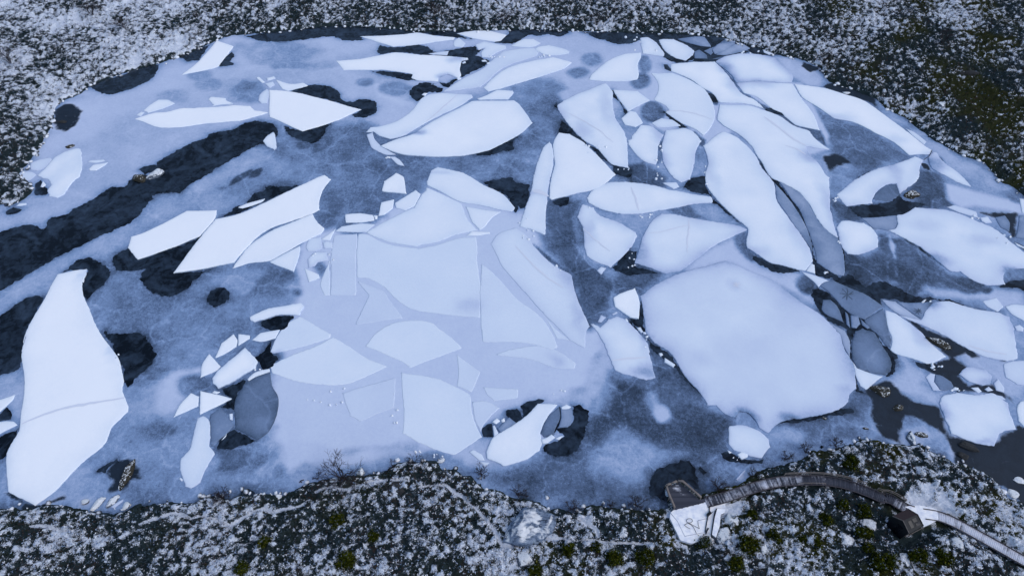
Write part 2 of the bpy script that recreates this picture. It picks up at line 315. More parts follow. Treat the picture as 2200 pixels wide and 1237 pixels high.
# soft tones of the refrozen sheet: tone, softness (m), outline
TONES = """.68 9 Z -260,300 200,100 560,60 1000,60 1500,60 1450,250 1180,220 1150,170 980,220 800,330 700,250 560,260 350,330 100,470 -260,600
.62 6 Z -260,560 0,400 150,320 350,200 600,120 900,110 820,180 560,200 420,330 300,420 200,500 0,620 -260,700
.55 4 Z -200,640 0,580 200,480 330,420 350,330 500,290 580,330 400,430 260,520 100,640 -200,760
.42 12 Z 200,560 560,420 700,330 1160,330 1170,520 1000,520 700,500 600,650 580,760 500,900 300,860 180,640
.37 5 Z 560,300 760,260 1000,330 900,380 820,480 700,520 690,380 560,330
.42 5 Z 1080,180 1200,170 1240,200 1190,320 1130,440 1100,340 1150,260 1090,230
.52 5 Z 480,600 640,580 650,700 560,720 430,780 350,900 270,920 300,800
.36 3 G 400,700 620,680 560,790 430,900 250,960 150,1000 130,930 300,850
.40 3 Z 230,610 450,620 640,640 560,720 430,760 360,820 250,820
.73 2.2 G 560,700 640,500 820,440 985,465 1400,210 H 50,160 640,300 700,300 750,450 1000,740 1100,1000 1200,1200 M 1240,280 1160,400 1165,460 1100,560 940,640 700,650 450,800 420,900 300,1000 L 1390,930 1000,1000 440,950 400,860 420,560 400,340 560,90 640,30 600,0
.70 2 L 440,945 560,910 700,930 840,985 930,1000 1020,950 1200,970 1400,990 1200,1100 900,1120 620,1060 540,1110 470,1090 420,1000
.66 2.5 M 1160,400 1230,280 1300,440 1230,600 1150,740 1100,960 880,1040 700,1080 540,1155 480,1100 350,1060 250,1010 420,895 700,820 960,640 1110,560
.58 2 L 650,1080 900,1080 1200,1010 1350,1020 1200,1100 900,1130 600,1180
.22 3.5 Z 1180,440 1250,430 1240,500 1260,560 1320,590 1380,560 1420,590 1390,640 1330,640 1300,670 1260,690 1230,600 1170,530
.16 4 Z 1310,800 1400,820 1400,760 1500,850 1560,900 1560,960 1500,990 1400,1000 1280,950 1250,940 1300,850
.27 6 Z 1240,960 1400,980 1560,970 1560,1060 1500,1090 1300,1090 1120,1070 1060,1020
.52 3 N 130,600 200,590 230,690 260,760 200,790 160,740
.5 4 N -100,850 150,900 400,1000 100,1150 -200,1100
.25 2 D 0,1100 100,1080 240,1180 240,1237 0,1237
.33 2.5 E 130,740 230,770 420,830 560,900 680,960 780,1040 740,1080 600,1110 450,1160 400,1100 260,990 230,860
.44 2 J 260,30 400,20 480,50 430,110 330,180 270,180
.28 1.6 J 250,220 370,295 500,290 640,260 760,270 600,340 460,365 480,400 360,385 300,400 260,300
.26 2 J 850,60 900,40 1000,80 1030,150 1080,230 1060,290 960,320 830,290 820,200 760,180
.24 2.4 J 360,610 440,612 570,570 540,430 620,460 760,510 850,570 960,660 1050,720 1120,725 1280,810 1250,860 1100,840 900,830 800,860 650,790 470,830 420,760 370,720
.72 2 J 1030,140 1200,180 1280,210 1546,260 1546,340 1230,290 1130,300 1050,250
.62 5 E 640,730 760,790 960,940 1100,1040 1300,1100 1546,1237 1300,1237 1000,1060 900,960 700,800
.66 2 D 980,380 1120,390 1230,470 1300,500 1270,570 1200,570 1090,510
.66 2 J 880,830 1100,850 1280,820 1420,830 1546,860 1546,940 1400,950 1300,900 1100,900 950,900
.70 2 I 450,640 560,560 700,500 720,560 800,600 830,640 900,700 1130,730 1230,760 1220,830 1250,950 1100,870 950,780 720,680 650,655 400,710
.30 1.6 I 690,500 780,450 800,560 850,620 820,650 740,600
.50 2 I 380,280 600,280 740,390 640,390 480,340
.30 1.5 I 240,310 400,285 460,340 540,380 400,370
.66 2.5 O 670,470 830,540 900,620 900,700 960,780 960,830 780,780 650,690 620,640 700,600 700,520
.36 3 O 560,780 700,760 760,830 960,840 1010,940 960,1000 760,1000 700,950 560,960
.38 3 O 0,950 300,880 440,740 540,800 560,960 540,1060 400,1080 200,1140 0,1100
.58 2 O -150,1000 0,980 120,1020 60,1090 -150,1050
.60 1.2 O 620,1080 640,1010 700,1010 740,1110
.60 1.2 O 760,1080 700,1010 760,980 900,1000 950,1040 900,1100 980,1190 900,1150
.62 .8 O 1040,1200 1050,1080 1140,1060 1240,1120 1200,1200 1100,1210 1060,1260
.60 1.5 O 1150,450 1300,520 1546,560 1546,780 1420,760 1300,600 1200,600 1120,500
.45 3 P 560,260 700,200 1000,250 1100,200 1300,200 1100,310 860,370 700,470 500,480 420,400
.70 .8 P 720,420 740,350 850,260 820,330 830,400
.66 2 A 1230,530 1400,500 B 250,420 500,440 840,430 1000,500 1100,560 1300,640 1380,680 1300,690 1000,620 850,480 500,470 200,520
.53 4 B 160,280 600,300 820,330 600,420 300,420 170,340
.72 1.6 B 1100,560 1130,560 1200,630 1350,690 1280,700 1120,640
.58 3 K -60,380 120,290 160,400 150,560 100,640 60,600 -60,500
.68 2.4 K 1050,420 1200,330 1350,290 1200,420 1220,470 1160,570 1020,560 880,660 760,760 900,620 1020,520
.66 2 Z 0,400 60,360 140,340 200,330 130,420 60,440
.50 3 Z 0,960 40,960 60,1080 300,1090 480,1050 600,1050 590,950 450,950 400,1040 200,1000 180,1060 20,1060
.36 2 Z 470,960 560,960 590,980 540,1020 470,1010
.57 2 R 300,600 560,570 760,650 1050,700 1300,580 1000,560 760,480 640,430
.66 2.5 C 720,240 960,240 1180,260 1470,300 1480,350 1400,350 1200,420 1130,540 1200,560 1240,555 960,660 980,560 960,460 1000,350
.72 1.5 D 90,400 200,480 195,600 150,665 90,650 60,560 0,545 60,480
.70 1.2 D 90,500 290,440 580,400 1090,560 1330,990 1000,1100 700,850 560,980 480,980 430,880 240,870 150,830 130,700
.70 1 D 1085,550 1150,560 1330,900 1320,980 1270,870 1180,700
.24 .9 D 560,415 600,410 650,470 710,530 770,610 850,665 960,735 1050,775 1130,830 1210,850 1270,930 1240,935 1200,875 1110,850 1030,790 940,745 830,690 740,625 680,545 620,480
.24 .8 D 1190,850 1280,870 1330,980 1290,970 1240,900
.3 .8 D 270,455 400,500 480,550 560,630 600,700 570,700 530,640 440,570 350,510
.3 .8 D 850,1040 940,1140 1000,1237 950,1237 880,1130
.34 .8 D 440,880 520,930 500,980 470,960
.3 .8 D 200,960 235,930 215,1060 190,1090
.4 .8 H 1180,320 1330,345 1100,265 1050,350 1090,560 1120,640 1280,720 1200,730 1060,600 1020,360 1100,240
.26 1 D 300,405 450,410 600,400 760,350 720,380 600,420 420,425 300,430
.26 .8 M 1050,0 1110,80 1135,150 1120,160 1080,70
.26 .8 H 760,540 900,650 1010,740 1060,900 1130,1080 1100,1060 1020,860 960,720 850,640
.42 2 G 680,650 740,650 780,700 740,760
.22 .7 G 115,160 150,115 230,68 278,46 262,78 195,125 150,152
.22 .7 G 268,97 285,62 345,36 322,78 290,97
.24 .8 B 665,1025 715,950 775,905 822,908 802,955 740,1005
.34 1 G 60,170 80,185 120,165 100,150
.34 1 F 1250,165 1280,170 1310,200 1290,205
.66 .8 J 640,480 655,470 690,560 700,640 680,640 660,570
.5 .7 J 630,650 700,650 715,760 690,760 680,670 650,670 650,800 630,800""".strip().split('\n')
# soft round thaw spots: tone, softness, tile, x, y, rx, ry
SPOTS = """.5 2 A 1385,565 85,45
.5 2.5 A 1180,640 90,45
.48 2.5 B 250,600 115,85
.5 2 B 10,560 65,40
.52 2 A 1330,500 90,40
.46 1.5 B 1030,545 60,30
.5 3 B 620,440 200,25
.48 2 B 1240,590 110,50
.42 2 C 1150,400 75,45
.36 2 C 1060,485 75,40
.38 2 D 80,540 65,55
.45 1.5 D 110,430 40,60
.30 1.5 D 165,740 80,70
.25 1.5 I 1180,800 65,55
.20 1.5 O 110,55 70,50
.22 1.5 O 1190,40 90,55
.20 1 O 1310,72 35,22
.30 1 G 580,860 40,28
.32 1.6 G 500,750 70,40
.34 1.6 G 420,850 130,45
.4 1.2 S 640,260 65,65
.46 1.5 L 450,365 30,50
.36 1.6 K 1290,400 110,70
.36 2 K 1040,690 120,60
.28 2 N 100,520 70,40
.26 2 N 350,590 160,110
.66 1.2 N 220,740 60,60
.24 1 B 620,965 45,22
.24 1 B 780,940 40,18
.42 1.5 J 1500,220 60,40
.34 1 E 960,1085 50,45""".strip().split('\n')
HW = []
for h in HOLES: HW.append((h[0], poly(h[2:])))
TW = []
for l in TONES: a, b, c = l.split(' ', 2); TW.append((float(a), float(b), poly(c)))
for l in SPOTS:
    a, b, tile, c, r = l.split(); cx, cy = map(float, c.split(',')) if ',' in c else (0, 0); rx, ry = map(float, r.split(','))
    s = tile + ' ' + ' '.join('%f,%f' % (cx + rx * math.cos(q * math.tau / 14), cy + ry * math.sin(q * math.tau / 14)) for q in range(14))
    TW.append((float(a), float(b), poly(s)))
def tone_at(X, Y):
    """snow cover / thickness of the refrozen sheet"""
    wx = (fbm(X, Y, 5, 3) - .5) * 5; wy = (fbm(X, Y, 5, 13) - .5) * 5
    t = np.full(X.shape, .5)
    for v, s, P in TW:
        k, d = sdist_box(X, Y, P, s + 3)
        q = np.clip((d + (wx[k] if s > 2 else wx[k] * .3)) / s + .5, 0, 1); q = q * q * (3 - 2 * q)
        t[k] = t[k] * (1 - q) + v * q
    dh = np.full(X.shape, -9.)
    for kd, P in HW:
        if kd == 'b': continue
        k, d = sdist_box(X, Y, P, 4); dh[k] = np.maximum(dh[k], d)
    dh = np.where(dh > -9, dh, -9.)
    t -= .20 * np.exp(np.minimum(dh, 0) / .8) * (t > .25)
    t += (fbm(X, Y, 9, 31, 5) - .5) * .26 * np.clip((.72 - t) * 4, .15, 1) + (fbm(X, Y, 1.8, 51, 3) - .5) * .14 * np.clip((.7 - t) * 4, .1, 1)
    ds = np.maximum(sdist(X, Y, LAKE), 0); t -= .30 * np.exp(-ds / 1.6) * np.clip(vnoise(X, Y, 2.6, 66) * 1.6 - .3, 0, 1) + .10 * np.exp(-ds / .7)
    return np.clip(t, 0.02, 1)

def peat_at(X, Y):
    """brown bog water showing through the thinnest ice"""
    q = np.zeros(X.shape); wx = (fbm(X, Y, 3, 23) - .5) * 3
    for kd, P in HW:
        if kd != 'b': continue
        k, d = sdist_box(X, Y, P, 3); small = min(1.6, (P.max(0) - P.min(0)).min() / 4)
        v = np.clip((d + wx[k] * .5 * small) / small + .5, 0, 1); q[k] = np.maximum(q[k], v * v * (3 - 2 * v))
    return q
# ================================================================ ground (land) and its cover
LANDFX = [(poly(s, DECK_Z)) for s in PLATS]
def base_h(X, Y):
    d = -sdist(X, Y, LAKE)                                   # metres inland
    near = 1 / (1 + np.exp((Y - 75) / 6))
    h = np.where(d > 0, .12 + (1.6 * near + 4.5 * (1 - near)) * (1 - np.exp(-np.maximum(d, 0) / np.where(near > .5, 12, 30))), np.maximum(d * .5, -.9))
    dw = sdist(X, Y, WALK, False)
    for P in LANDFX: dw = np.minimum(dw, np.maximum(-sdist(X, Y, P), 0))
    q = np.clip((dw - 1.2) / 4, 0, 1); q = q * q * (3 - 2 * q)
    return np.where(d > 0, np.minimum(h, .35 + q * 5), h), d, dw
def zh(x, y): return float(base_h(np.array([x]), np.array([y]))[0][0])
def ground(s, tile=None):
    """place on the land seen at a traced point"""
    out = []
    for p in px(s):
        z = 0
        for _ in range(3): x, y = at(*p, z); z = zh(x, y)
        out.append((x, y, z))
    return out
SNOWY = """.52 6 Z 400,-40 2200,-40 2200,60 1800,100 1500,90 900,75 400,110
.72 8 Z -300,-200 500,-100 480,60 330,140 170,200 100,300 -300,300
.52 6 Z -300,250 120,300 60,430 -300,460
.31 8 Z 1700,150 1850,80 2100,60 2500,-100 2600,460 2100,420 1900,300
.22 6 Z 1950,180 2400,100 2400,420 2180,390 2000,280
.5 4 Z 1600,20 1750,30 1900,90 1840,140 1700,110 1560,70
.5 3 Z 1780,150 1900,170 2000,260 2160,400 2080,330 1900,240 1760,170
.43 5 Z -300,1090 500,1070 900,1000 1400,1080 1400,1400 -300,1400
.78 1.5 R 640,820 1000,800 1200,860 1050,900 900,950 700,930 500,960 480,920 640,880
.5 2 R 780,1010 1050,980 1200,1060 900,1180 760,1200
.6 1.5 R 0,660 110,690 80,760 0,760
.56 3 S 900,850 1300,840 1500,950 1300,1200 700,1240 500,1100
.50 3 T 0,560 450,600 700,900 600,1240 0,1240
.44 3 P 450,600 900,560 1500,900 2000,1240 900,1300 400,1100
.40 3 Q 0,60 900,100 1300,300 1500,500 1100,600 700,500 0,330
.98 .6 Q 830,460 950,430 1080,430 1130,470 1180,540 1250,600 1310,680 1290,720 1180,690 1100,650 1000,620 850,610 780,560
.95 .7 Q 1650,590 1740,620 1760,700 1690,740 1640,690
.95 .5 Q 1720,880 1850,930 1855,970 1720,970
.9 .5 P 430,600 650,580 840,560 860,640 800,700 620,720 560,900 430,930
.85 .5 P 220,860 240,930 330,960 300,1000 200,960 180,880
.9 .5 T 1450,680 1560,660 1620,720 1650,800 1540,760
.7 .6 P 1250,450 1400,440 1420,490 1280,500
.85 .6 Z 60,170 100,150 130,190 90,200
.9 1 Z 0,20 60,10 70,50 20,60
.85 1.5 Z 270,10 330,5 320,30 280,30""".split('\n')
TRAILS = ["R 270,770 370,770 450,780 520,805 600,815 690,812", "R 1290,745 1400,710 1500,680 1560,655 1650,652 1720,680 1760,700 1850,675 1950,690 2040,740 2100,765 2155,755",
 "S -10,690 60,710 110,745 170,755 230,740 290,700 350,670 420,625 500,600 580,640 680,615 780,600 880,560", "S 980,450 1060,415 1150,400 1220,430 1280,430 1380,390 1480,360 1640,345",
 "S 1700,345 1850,350", "T 320,460 400,490 450,555 520,600 570,660 630,730 690,800 730,880 770,960 860,965 960,910 1040,880 1130,870 1200,895 1320,885 1400,910 1560,905 1700,925 1850,930 2000,930 2150,935", "T 0,410 130,385 250,390 330,460",
 "T 1480,690 1560,750 1640,800 1660,860", "Q 850,1100 870,1180 930,1240"]
SW = []
for l in SNOWY: a, b, c = l.split(' ', 2); SW.append((float(a), float(b), poly(c, 1)))
TRW = [poly(s, 1) for s in TRAILS]
def snow_at(X, Y, d):
    s = np.full(X.shape, .42)
    for v, sf, P in SW:
        k, dd = sdist_box(X, Y, P, sf + 2)
        q = np.clip(dd / sf + .5 + (vnoise(X[k], Y[k], 1.5, 77) - .5) * (1.2 if sf < 2 else .4), 0, 1); s[k] = s[k] * (1 - q) + v * q
    s += (fbm(X, Y, 9, 91, 4) - .5) * 1.1
    tr = np.full(X.shape, 9.)
    for P in TRW:
        k, dd = sdist_box(X, Y, P, 2, False); tr[k] = np.minimum(tr[k], dd)
    return np.clip(s, 0, 1), tr
def axis(a, b, st0, st1, lim, gr=1.16):
    v = [a]
    while v[-1] < b: v.append(v[-1] + st0 + (st1 - st0) * (v[-1] - a) / (b - a))
    s = st1
    while v[-1] < lim: s *= gr; v.append(v[-1] + s)
    return v
yy = axis(22, 212, .19, .36, 1800); s = .19; lo = [22]
while lo[-1] > -900: s *= 1.2; lo.append(lo[-1] - s)
yy = np.array(lo[::-1][:-1] + yy)
xr = axis(0, 170, .235, .36, 1500); xx = np.array([-v for v in xr[::-1]][:-1] + xr)
X, Y = np.meshgrid(xx, yy); shp = X.shape
# keep what lies inland of a line three metres inside the shore
cd_ = np.array([at(*p) for p in ((-140,1290),(2340,1290),(2330,-60),(-130,-60))])
x = X.ravel(); y = Y.ravel()
k0 = np.zeros(x.shape, bool); coarse = sdist(X[::6, ::6], Y[::6, ::6], LAKE)
ci = np.minimum(np.arange(shp[0]) // 6, coarse.shape[0] - 1); cj = np.minimum(np.arange(shp[1]) // 6, coarse.shape[1] - 1)
keep = (coarse[np.ix_(ci, cj)] < 5).ravel()
infr = (sdist(x, y, cd_) > -3) 
bh = np.full(x.shape, -.9); dd = np.full(x.shape, -9.); dw = np.full(x.shape, 99.)
bh[keep], dd[keep], dw[keep] = base_h(x[keep], y[keep])
keep &= dd > -3
idx = np.full(x.shape, -1); gi = np.nonzero(keep)[0]; idx[gi] = np.arange(len(gi))
gx, gy, gd, gb, gw, gf = x[gi], y[gi], dd[gi], bh[gi], dw[gi], infr[gi]
snow, tr = snow_at(gx, gy, gd)
wx = gx + (fbm(gx, gy, 2.0, 5, 3) - .5) * 1.6; wy = gy + (fbm(gx, gy, 2.0, 15, 3) - .5) * 1.6
f1, f2, idv = worley(wx, wy, 1.2, 1); g1, g2, idg = worley(wx + 5, wy, .7, 2)
big = np.clip(1 - f1 * 1.15, 0, 1) ** .7 * (.25 + .75 * idv); sml = np.clip(1 - g1 * 1.2, 0, 1) ** .7
calm = np.clip((snow - .84 + (fbm(gx, gy, 1.8, 17, 3) - .5) * .9) * 4, 0, 1) * (snow > .6); tm = .72 * np.clip(1 - tr / (.36 + .5 * (vnoise(gx, gy, 2.2, 8) - .5)), 0, 1) ; calm = np.maximum(calm, np.clip(tm * 1.6, 0, 1))
rough = (big * .85 + sml * .34 + (fbm(gx, gy, .6, 41, 2) - .5) * .25) * (1 - .88 * calm)
rough = np.where(gd > -1.5, rough, 0) * np.clip((gd + 1.5) / 1.8, 0, 1) * np.where(gw < 1.0, .15, 1)
far = np.clip((np.hypot(gx, gy - 100) - 230) / 200, 0, 1)
gz = gb + rough * (1 - far) + (fbm(gx, gy, 12, 61, 3) - .5) * np.clip(gd / 8, 0, 1) * 1.5 * np.clip((gw - 2) / 4, 0, 1)
# snow lies on open ground and on the tops; the gaps between the tussocks stay dark heather
veg = np.clip(snow * 1.0 + (fbm(gx, gy, .9, 71, 3) - .5) * .7 + (vnoise(gx, gy, .45, 72) - .5) * .5 - (1 - np.clip(sml * 1.3, 0, 1)) * .30 + (big - .34) * .95 + (idg - .5) * .22 - .10, 0, 1)
veg = np.maximum(veg * (gd > -.3), np.clip(calm * 1.4, 0, 1)); veg = np.clip(veg, 0, 1); spc = np.clip((np.hypot(gx, gy - 110) - 190) / 60, 0, 1); veg = veg * (1 - spc) + .42 * spc
grn = np.clip((fbm(gx, gy, 5, 81, 3) - .42) * 3, 0, 1) * np.clip((75 - gy) / 20, 0, 1) * np.clip((gx + 20) / 40, .25, 1) + .75 * np.clip((fbm(gx, gy, 8, 83, 3) - .38) * 4, 0, 1) * np.clip((gx - 75) / 25, 0, 1) * (gy > 75)
ii, jj = np.meshgrid(np.arange(shp[0] - 1), np.arange(shp[1] - 1), indexing='ij')
q = np.stack([ii * shp[1] + jj, ii * shp[1] + jj + 1, (ii + 1) * shp[1] + jj + 1, (ii + 1) * shp[1] + jj], -1).reshape(-1, 4)
q = idx[q]; q = q[(q >= 0).all(1)]
me = npmesh('ground', np.stack([gx, gy, gz], 1), [q], {'snow': veg, 'green': grn})
def land_mat():
    m, t, b = newmat('snowy_heath', 1, 0); g = t.nodes.new('ShaderNodeNewGeometry').outputs['Position']
    s = attr(t, 'snow'); n1 = noise(t, g, 2.6, 8, .8, .74); n2 = noise(t, g, 6.5, 5, 0, .7)
    f = math_(t, 'ADD', s, math_(t, 'ADD', math_(t, 'MULTIPLY', math_(t, 'SUBTRACT', n1, .5), 1.7), math_(t, 'MULTIPLY', math_(t, 'SUBTRACT', n2, .5), 1.7)))
    f = ramp(t, f, [(.42, (0,0,0,1)), (.64, (1,1,1,1))])
    dk = mixc(t, noise(t, g, .8, 6), alb(7, 16, 22), alb(44, 58, 70)); dk = mixc(t, attr(t, 'green'), dk, mixc(t, noise(t, g, 2.5, 4), alb(14, 20, 12), alb(56, 60, 26)))
    sn = mixc(t, noise(t, g, 3.0, 5), alb(120, 144, 190), alb(224, 234, 255))
    t.links.new(mixc(t, f, dk, sn), b.inputs['Base Color']); bump(t, b, noise(t, g, 3.5, 7, 0, .7), .8, .25); return m
M_LAND = land_mat()
me.polygons.foreach_set('use_smooth', np.ones(len(me.polygons), bool))
setp(link('ground', me, mat=M_LAND), kind='structure')

# sprigs of heather, twigs and snow clots standing on the ground: one mass nobody could count
def col_mat(name, rough=1):
    m, t, b = newmat(name, rough, 0); a = N(t, 'ShaderNodeAttribute', attribute_name='tint'); t.links.new(a.outputs['Color'], b.inputs['Base Color']); return m
M_TINT = col_mat('heath_sprigs')
sel = np.nonzero(gf & (gd > .15) & (gw > 1.4) & (calm < .4))[0]
NS = 170000
wgt = 1 / (gy[sel] + 40) ** .6; ch = rng.choice(sel, NS, p=wgt / wgt.sum())
cx = gx[ch] + rng.uniform(-.15, .15, NS); cy = gy[ch] + rng.uniform(-.15, .15, NS); cz = gz[ch] - .03
sz = rng.uniform(.10, .30, NS) * (1 + .004 * gy[ch]); az = rng.uniform(0, math.tau, NS); el = rng.uniform(.1, 1.3, NS)
snowy = rng.random(NS) < (.03 + .6 * veg[ch]) * np.where(gx[ch] > 60, .8, 1)
# each sprig: a bent three-cornered tuft (two faces), twiggy ones long and thin
thin = (rng.random(NS) < .22) & ~snowy
ln = np.where(thin, sz * 3.0, sz * 1.1); wd = np.where(thin, .035 + .0003 * cy, sz * .75)
el = np.where(thin, rng.uniform(.5, 1.4, NS), np.where(snowy, rng.uniform(0, .5, NS), el))
dx, dy = np.cos(az), np.sin(az); tx, ty = -dy, dx
V = np.zeros((NS, 4, 3)); base = np.stack([cx, cy, cz], 1)
up = np.stack([dx * np.cos(el), dy * np.cos(el), np.sin(el)], 1); side = np.stack([tx, ty, np.zeros(NS)], 1)
V[:, 0] = base - side * wd[:, None]; V[:, 1] = base + up * ln[:, None] * .55 + side * wd[:, None] * .1 + [0, 0, .06]
V[:, 2] = base + side * wd[:, None]; V[:, 3] = base + up * ln[:, None]
V[snowy, :, 2] += .12
pal = np.array([alb(*c)[:3] for c in ((5,10,14), (10,18,24), (34,44,50), (56,48,50), (24,30,16), (38,44,24), (70,90,116))]); pick = rng.choice(7, NS, p=[.22,.20,.16,.10,.06,.05,.21])
br_ = (fbm(gx[ch], gy[ch], 6, 121, 3) > .55) & (rng.random(NS) < .55); pick[br_] = 3
gr_ = (grn[ch] > .5) & (rng.random(NS) < .5); pick[gr_] = rng.choice([4, 5, 1], gr_.sum())
cc = pal[pick]; spal = np.array([alb(*c)[:3] for c in ((204,218,250), (158,180,224), (100,124,170))]); cc[snowy] = spal[rng.choice(3, snowy.sum(), p=[.42, .33, .25])]
cc = np.repeat(np.concatenate([cc, np.ones((NS, 1))], 1), 4, 0)
b4 = np.arange(NS)[:, None] * 4; F = np.concatenate([b4 + [0, 1, 3], b4 + [1, 2, 3]])
setp(link('heather', npmesh('heather', V.reshape(-1, 3), [F], {'tint': cc}), mat=M_TINT), kind='stuff', label='snow dusted heather and twiggy ground cover on the banks around the lake', cat='ground cover')

# ================================================================ lake: ice sheet and open water
lx = np.arange(-175, 175.1, .42); ly = np.arange(22, 205, .36); X, Y = np.meshgrid(lx, ly); shp = X.shape; x = X.ravel(); y = Y.ravel()
coarse = sdist(X[::5, ::5], Y[::5, ::5], LAKE); fr = sdist(X[::5, ::5], Y[::5, ::5], cd_)
ci = np.minimum(np.arange(shp[0]) // 5, coarse.shape[0] - 1); cj = np.minimum(np.arange(shp[1]) // 5, coarse.shape[1] - 1)
keep = ((coarse > -6) & (fr > -14))[np.ix_(ci, cj)].ravel()
idx = np.full(x.shape, -1); gi = np.nonzero(keep)[0]; idx[gi] = np.arange(len(gi))
tn = tone_at(x[gi], y[gi]); pt = peat_at(x[gi], y[gi])
ii, jj = np.meshgrid(np.arange(shp[0] - 1), np.arange(shp[1] - 1), indexing='ij')
q = np.stack([ii * shp[1] + jj, ii * shp[1] + jj + 1, (ii + 1) * shp[1] + jj + 1, (ii + 1) * shp[1] + jj], -1).reshape(-1, 4)
q = idx[q]; q = q[(q >= 0).all(1)]
setp(link('lake_ice', npmesh('lake_ice', np.stack([x[gi], y[gi], np.zeros(len(gi))], 1), [q], {'tone': tn, 'peat': pt}), mat=M_ICE), kind='structure')
bm = bmesh.new(); bmesh.ops.create_grid(bm, x_segments=2, y_segments=2, size=420); me = bpy.data.meshes.new('water'); bm.to_mesh(me); bm.free()
setp(link('water', me, (0, 140, -.03), M_WAT), kind='structure')
for kd, nm, mt in (('d', 'open_water', M_WAT),):
    VV = []; FF = []; o = 0
    for i, (k, P) in enumerate(HW):
        if k != kd: continue
        rs = np.random.default_rng(i); Q = resample(P, .22, .0, rs, 60)
        jn = (vnoise(Q[:, 0], Q[:, 1], .7, 3) - .5) * .55 + (vnoise(Q[:, 0], Q[:, 1], .3, 4) - .5) * .35 + (vnoise(Q[:, 0], Q[:, 1], 2.2, 6) - .5) * .5
        small = min(1, (P.max(0) - P.min(0)).min() / 5); tg = np.roll(Q, -1, 0) - np.roll(Q, 1, 0); tg /= np.linalg.norm(tg, axis=1)[:, None] + 1e-9
        Q = Q + np.stack([-tg[:, 1], tg[:, 0]], 1) * jn[:, None] * small
        V, F = cdt(Q, [])
        VV.append(np.c_[V, np.full(len(V), .003 + .0007 * i * .5 + (.004 if kd == 'b' else 0))]); FF.append(F + o); o += len(V)
    setp(link(nm, npmesh(nm, np.concatenate(VV), [np.concatenate(FF)]), mat=mt), kind='structure')

# snow-flecked stones and turf lumps fringing the waterline
rs = np.random.default_rng(5); Q = resample(LAKE, 1.0, 0, rs, 60); Q = Q[sdist(Q[:, 0], Q[:, 1], cd_) > -2]
VV, FF, CC = [], [], []; o_ = 0
ico = bmesh.new(); bmesh.ops.create_icosphere(ico, subdivisions=1, radius=1); iv = np.array([v.co[:] for v in ico.verts]); iF = np.array([[v.index for v in f.verts] for f in ico.faces]); ico.free()
for q in Q[rs.integers(0, len(Q), 900)]:
    c = q + rs.normal(0, .7, 2)
    if sdist(c[:1], c[1:], WALK, False)[0] < 3.5 or min(-sdist(c[:1], c[1:], P_)[0] for P_ in LANDFX) < 3: continue
    r = rs.uniform(.12, .5) * (1.25 if q[1] > 90 else 1)
    v = iv * (1 + rs.normal(0, .18, (len(iv), 1))) * [r * rs.uniform(.7, 1.3), r, r * .7]; col = np.array([alb(*k)[:3] for k in ((14,20,26), (60,72,96), (196,210,242))])
    up = (iv[:, 2] + rs.normal(0, .35, len(iv)) > rs.uniform(-.1, 1.0)).astype(int) * 2; up[(up == 0) & (rs.random(len(iv)) < .3)] = 1
    VV.append(v + [c[0], c[1], .05]); FF.append(iF + o_); CC.append(np.c_[col[up], np.ones(len(iv))]); o_ += len(iv)
setp(link('shore_rubble', npmesh('shore_rubble', np.concatenate(VV), [np.concatenate(FF)], {'tint': np.concatenate(CC)}), mat=M_TINT), kind='stuff', label='snow flecked stones and turf lumps fringing the waterline', cat='rubble')
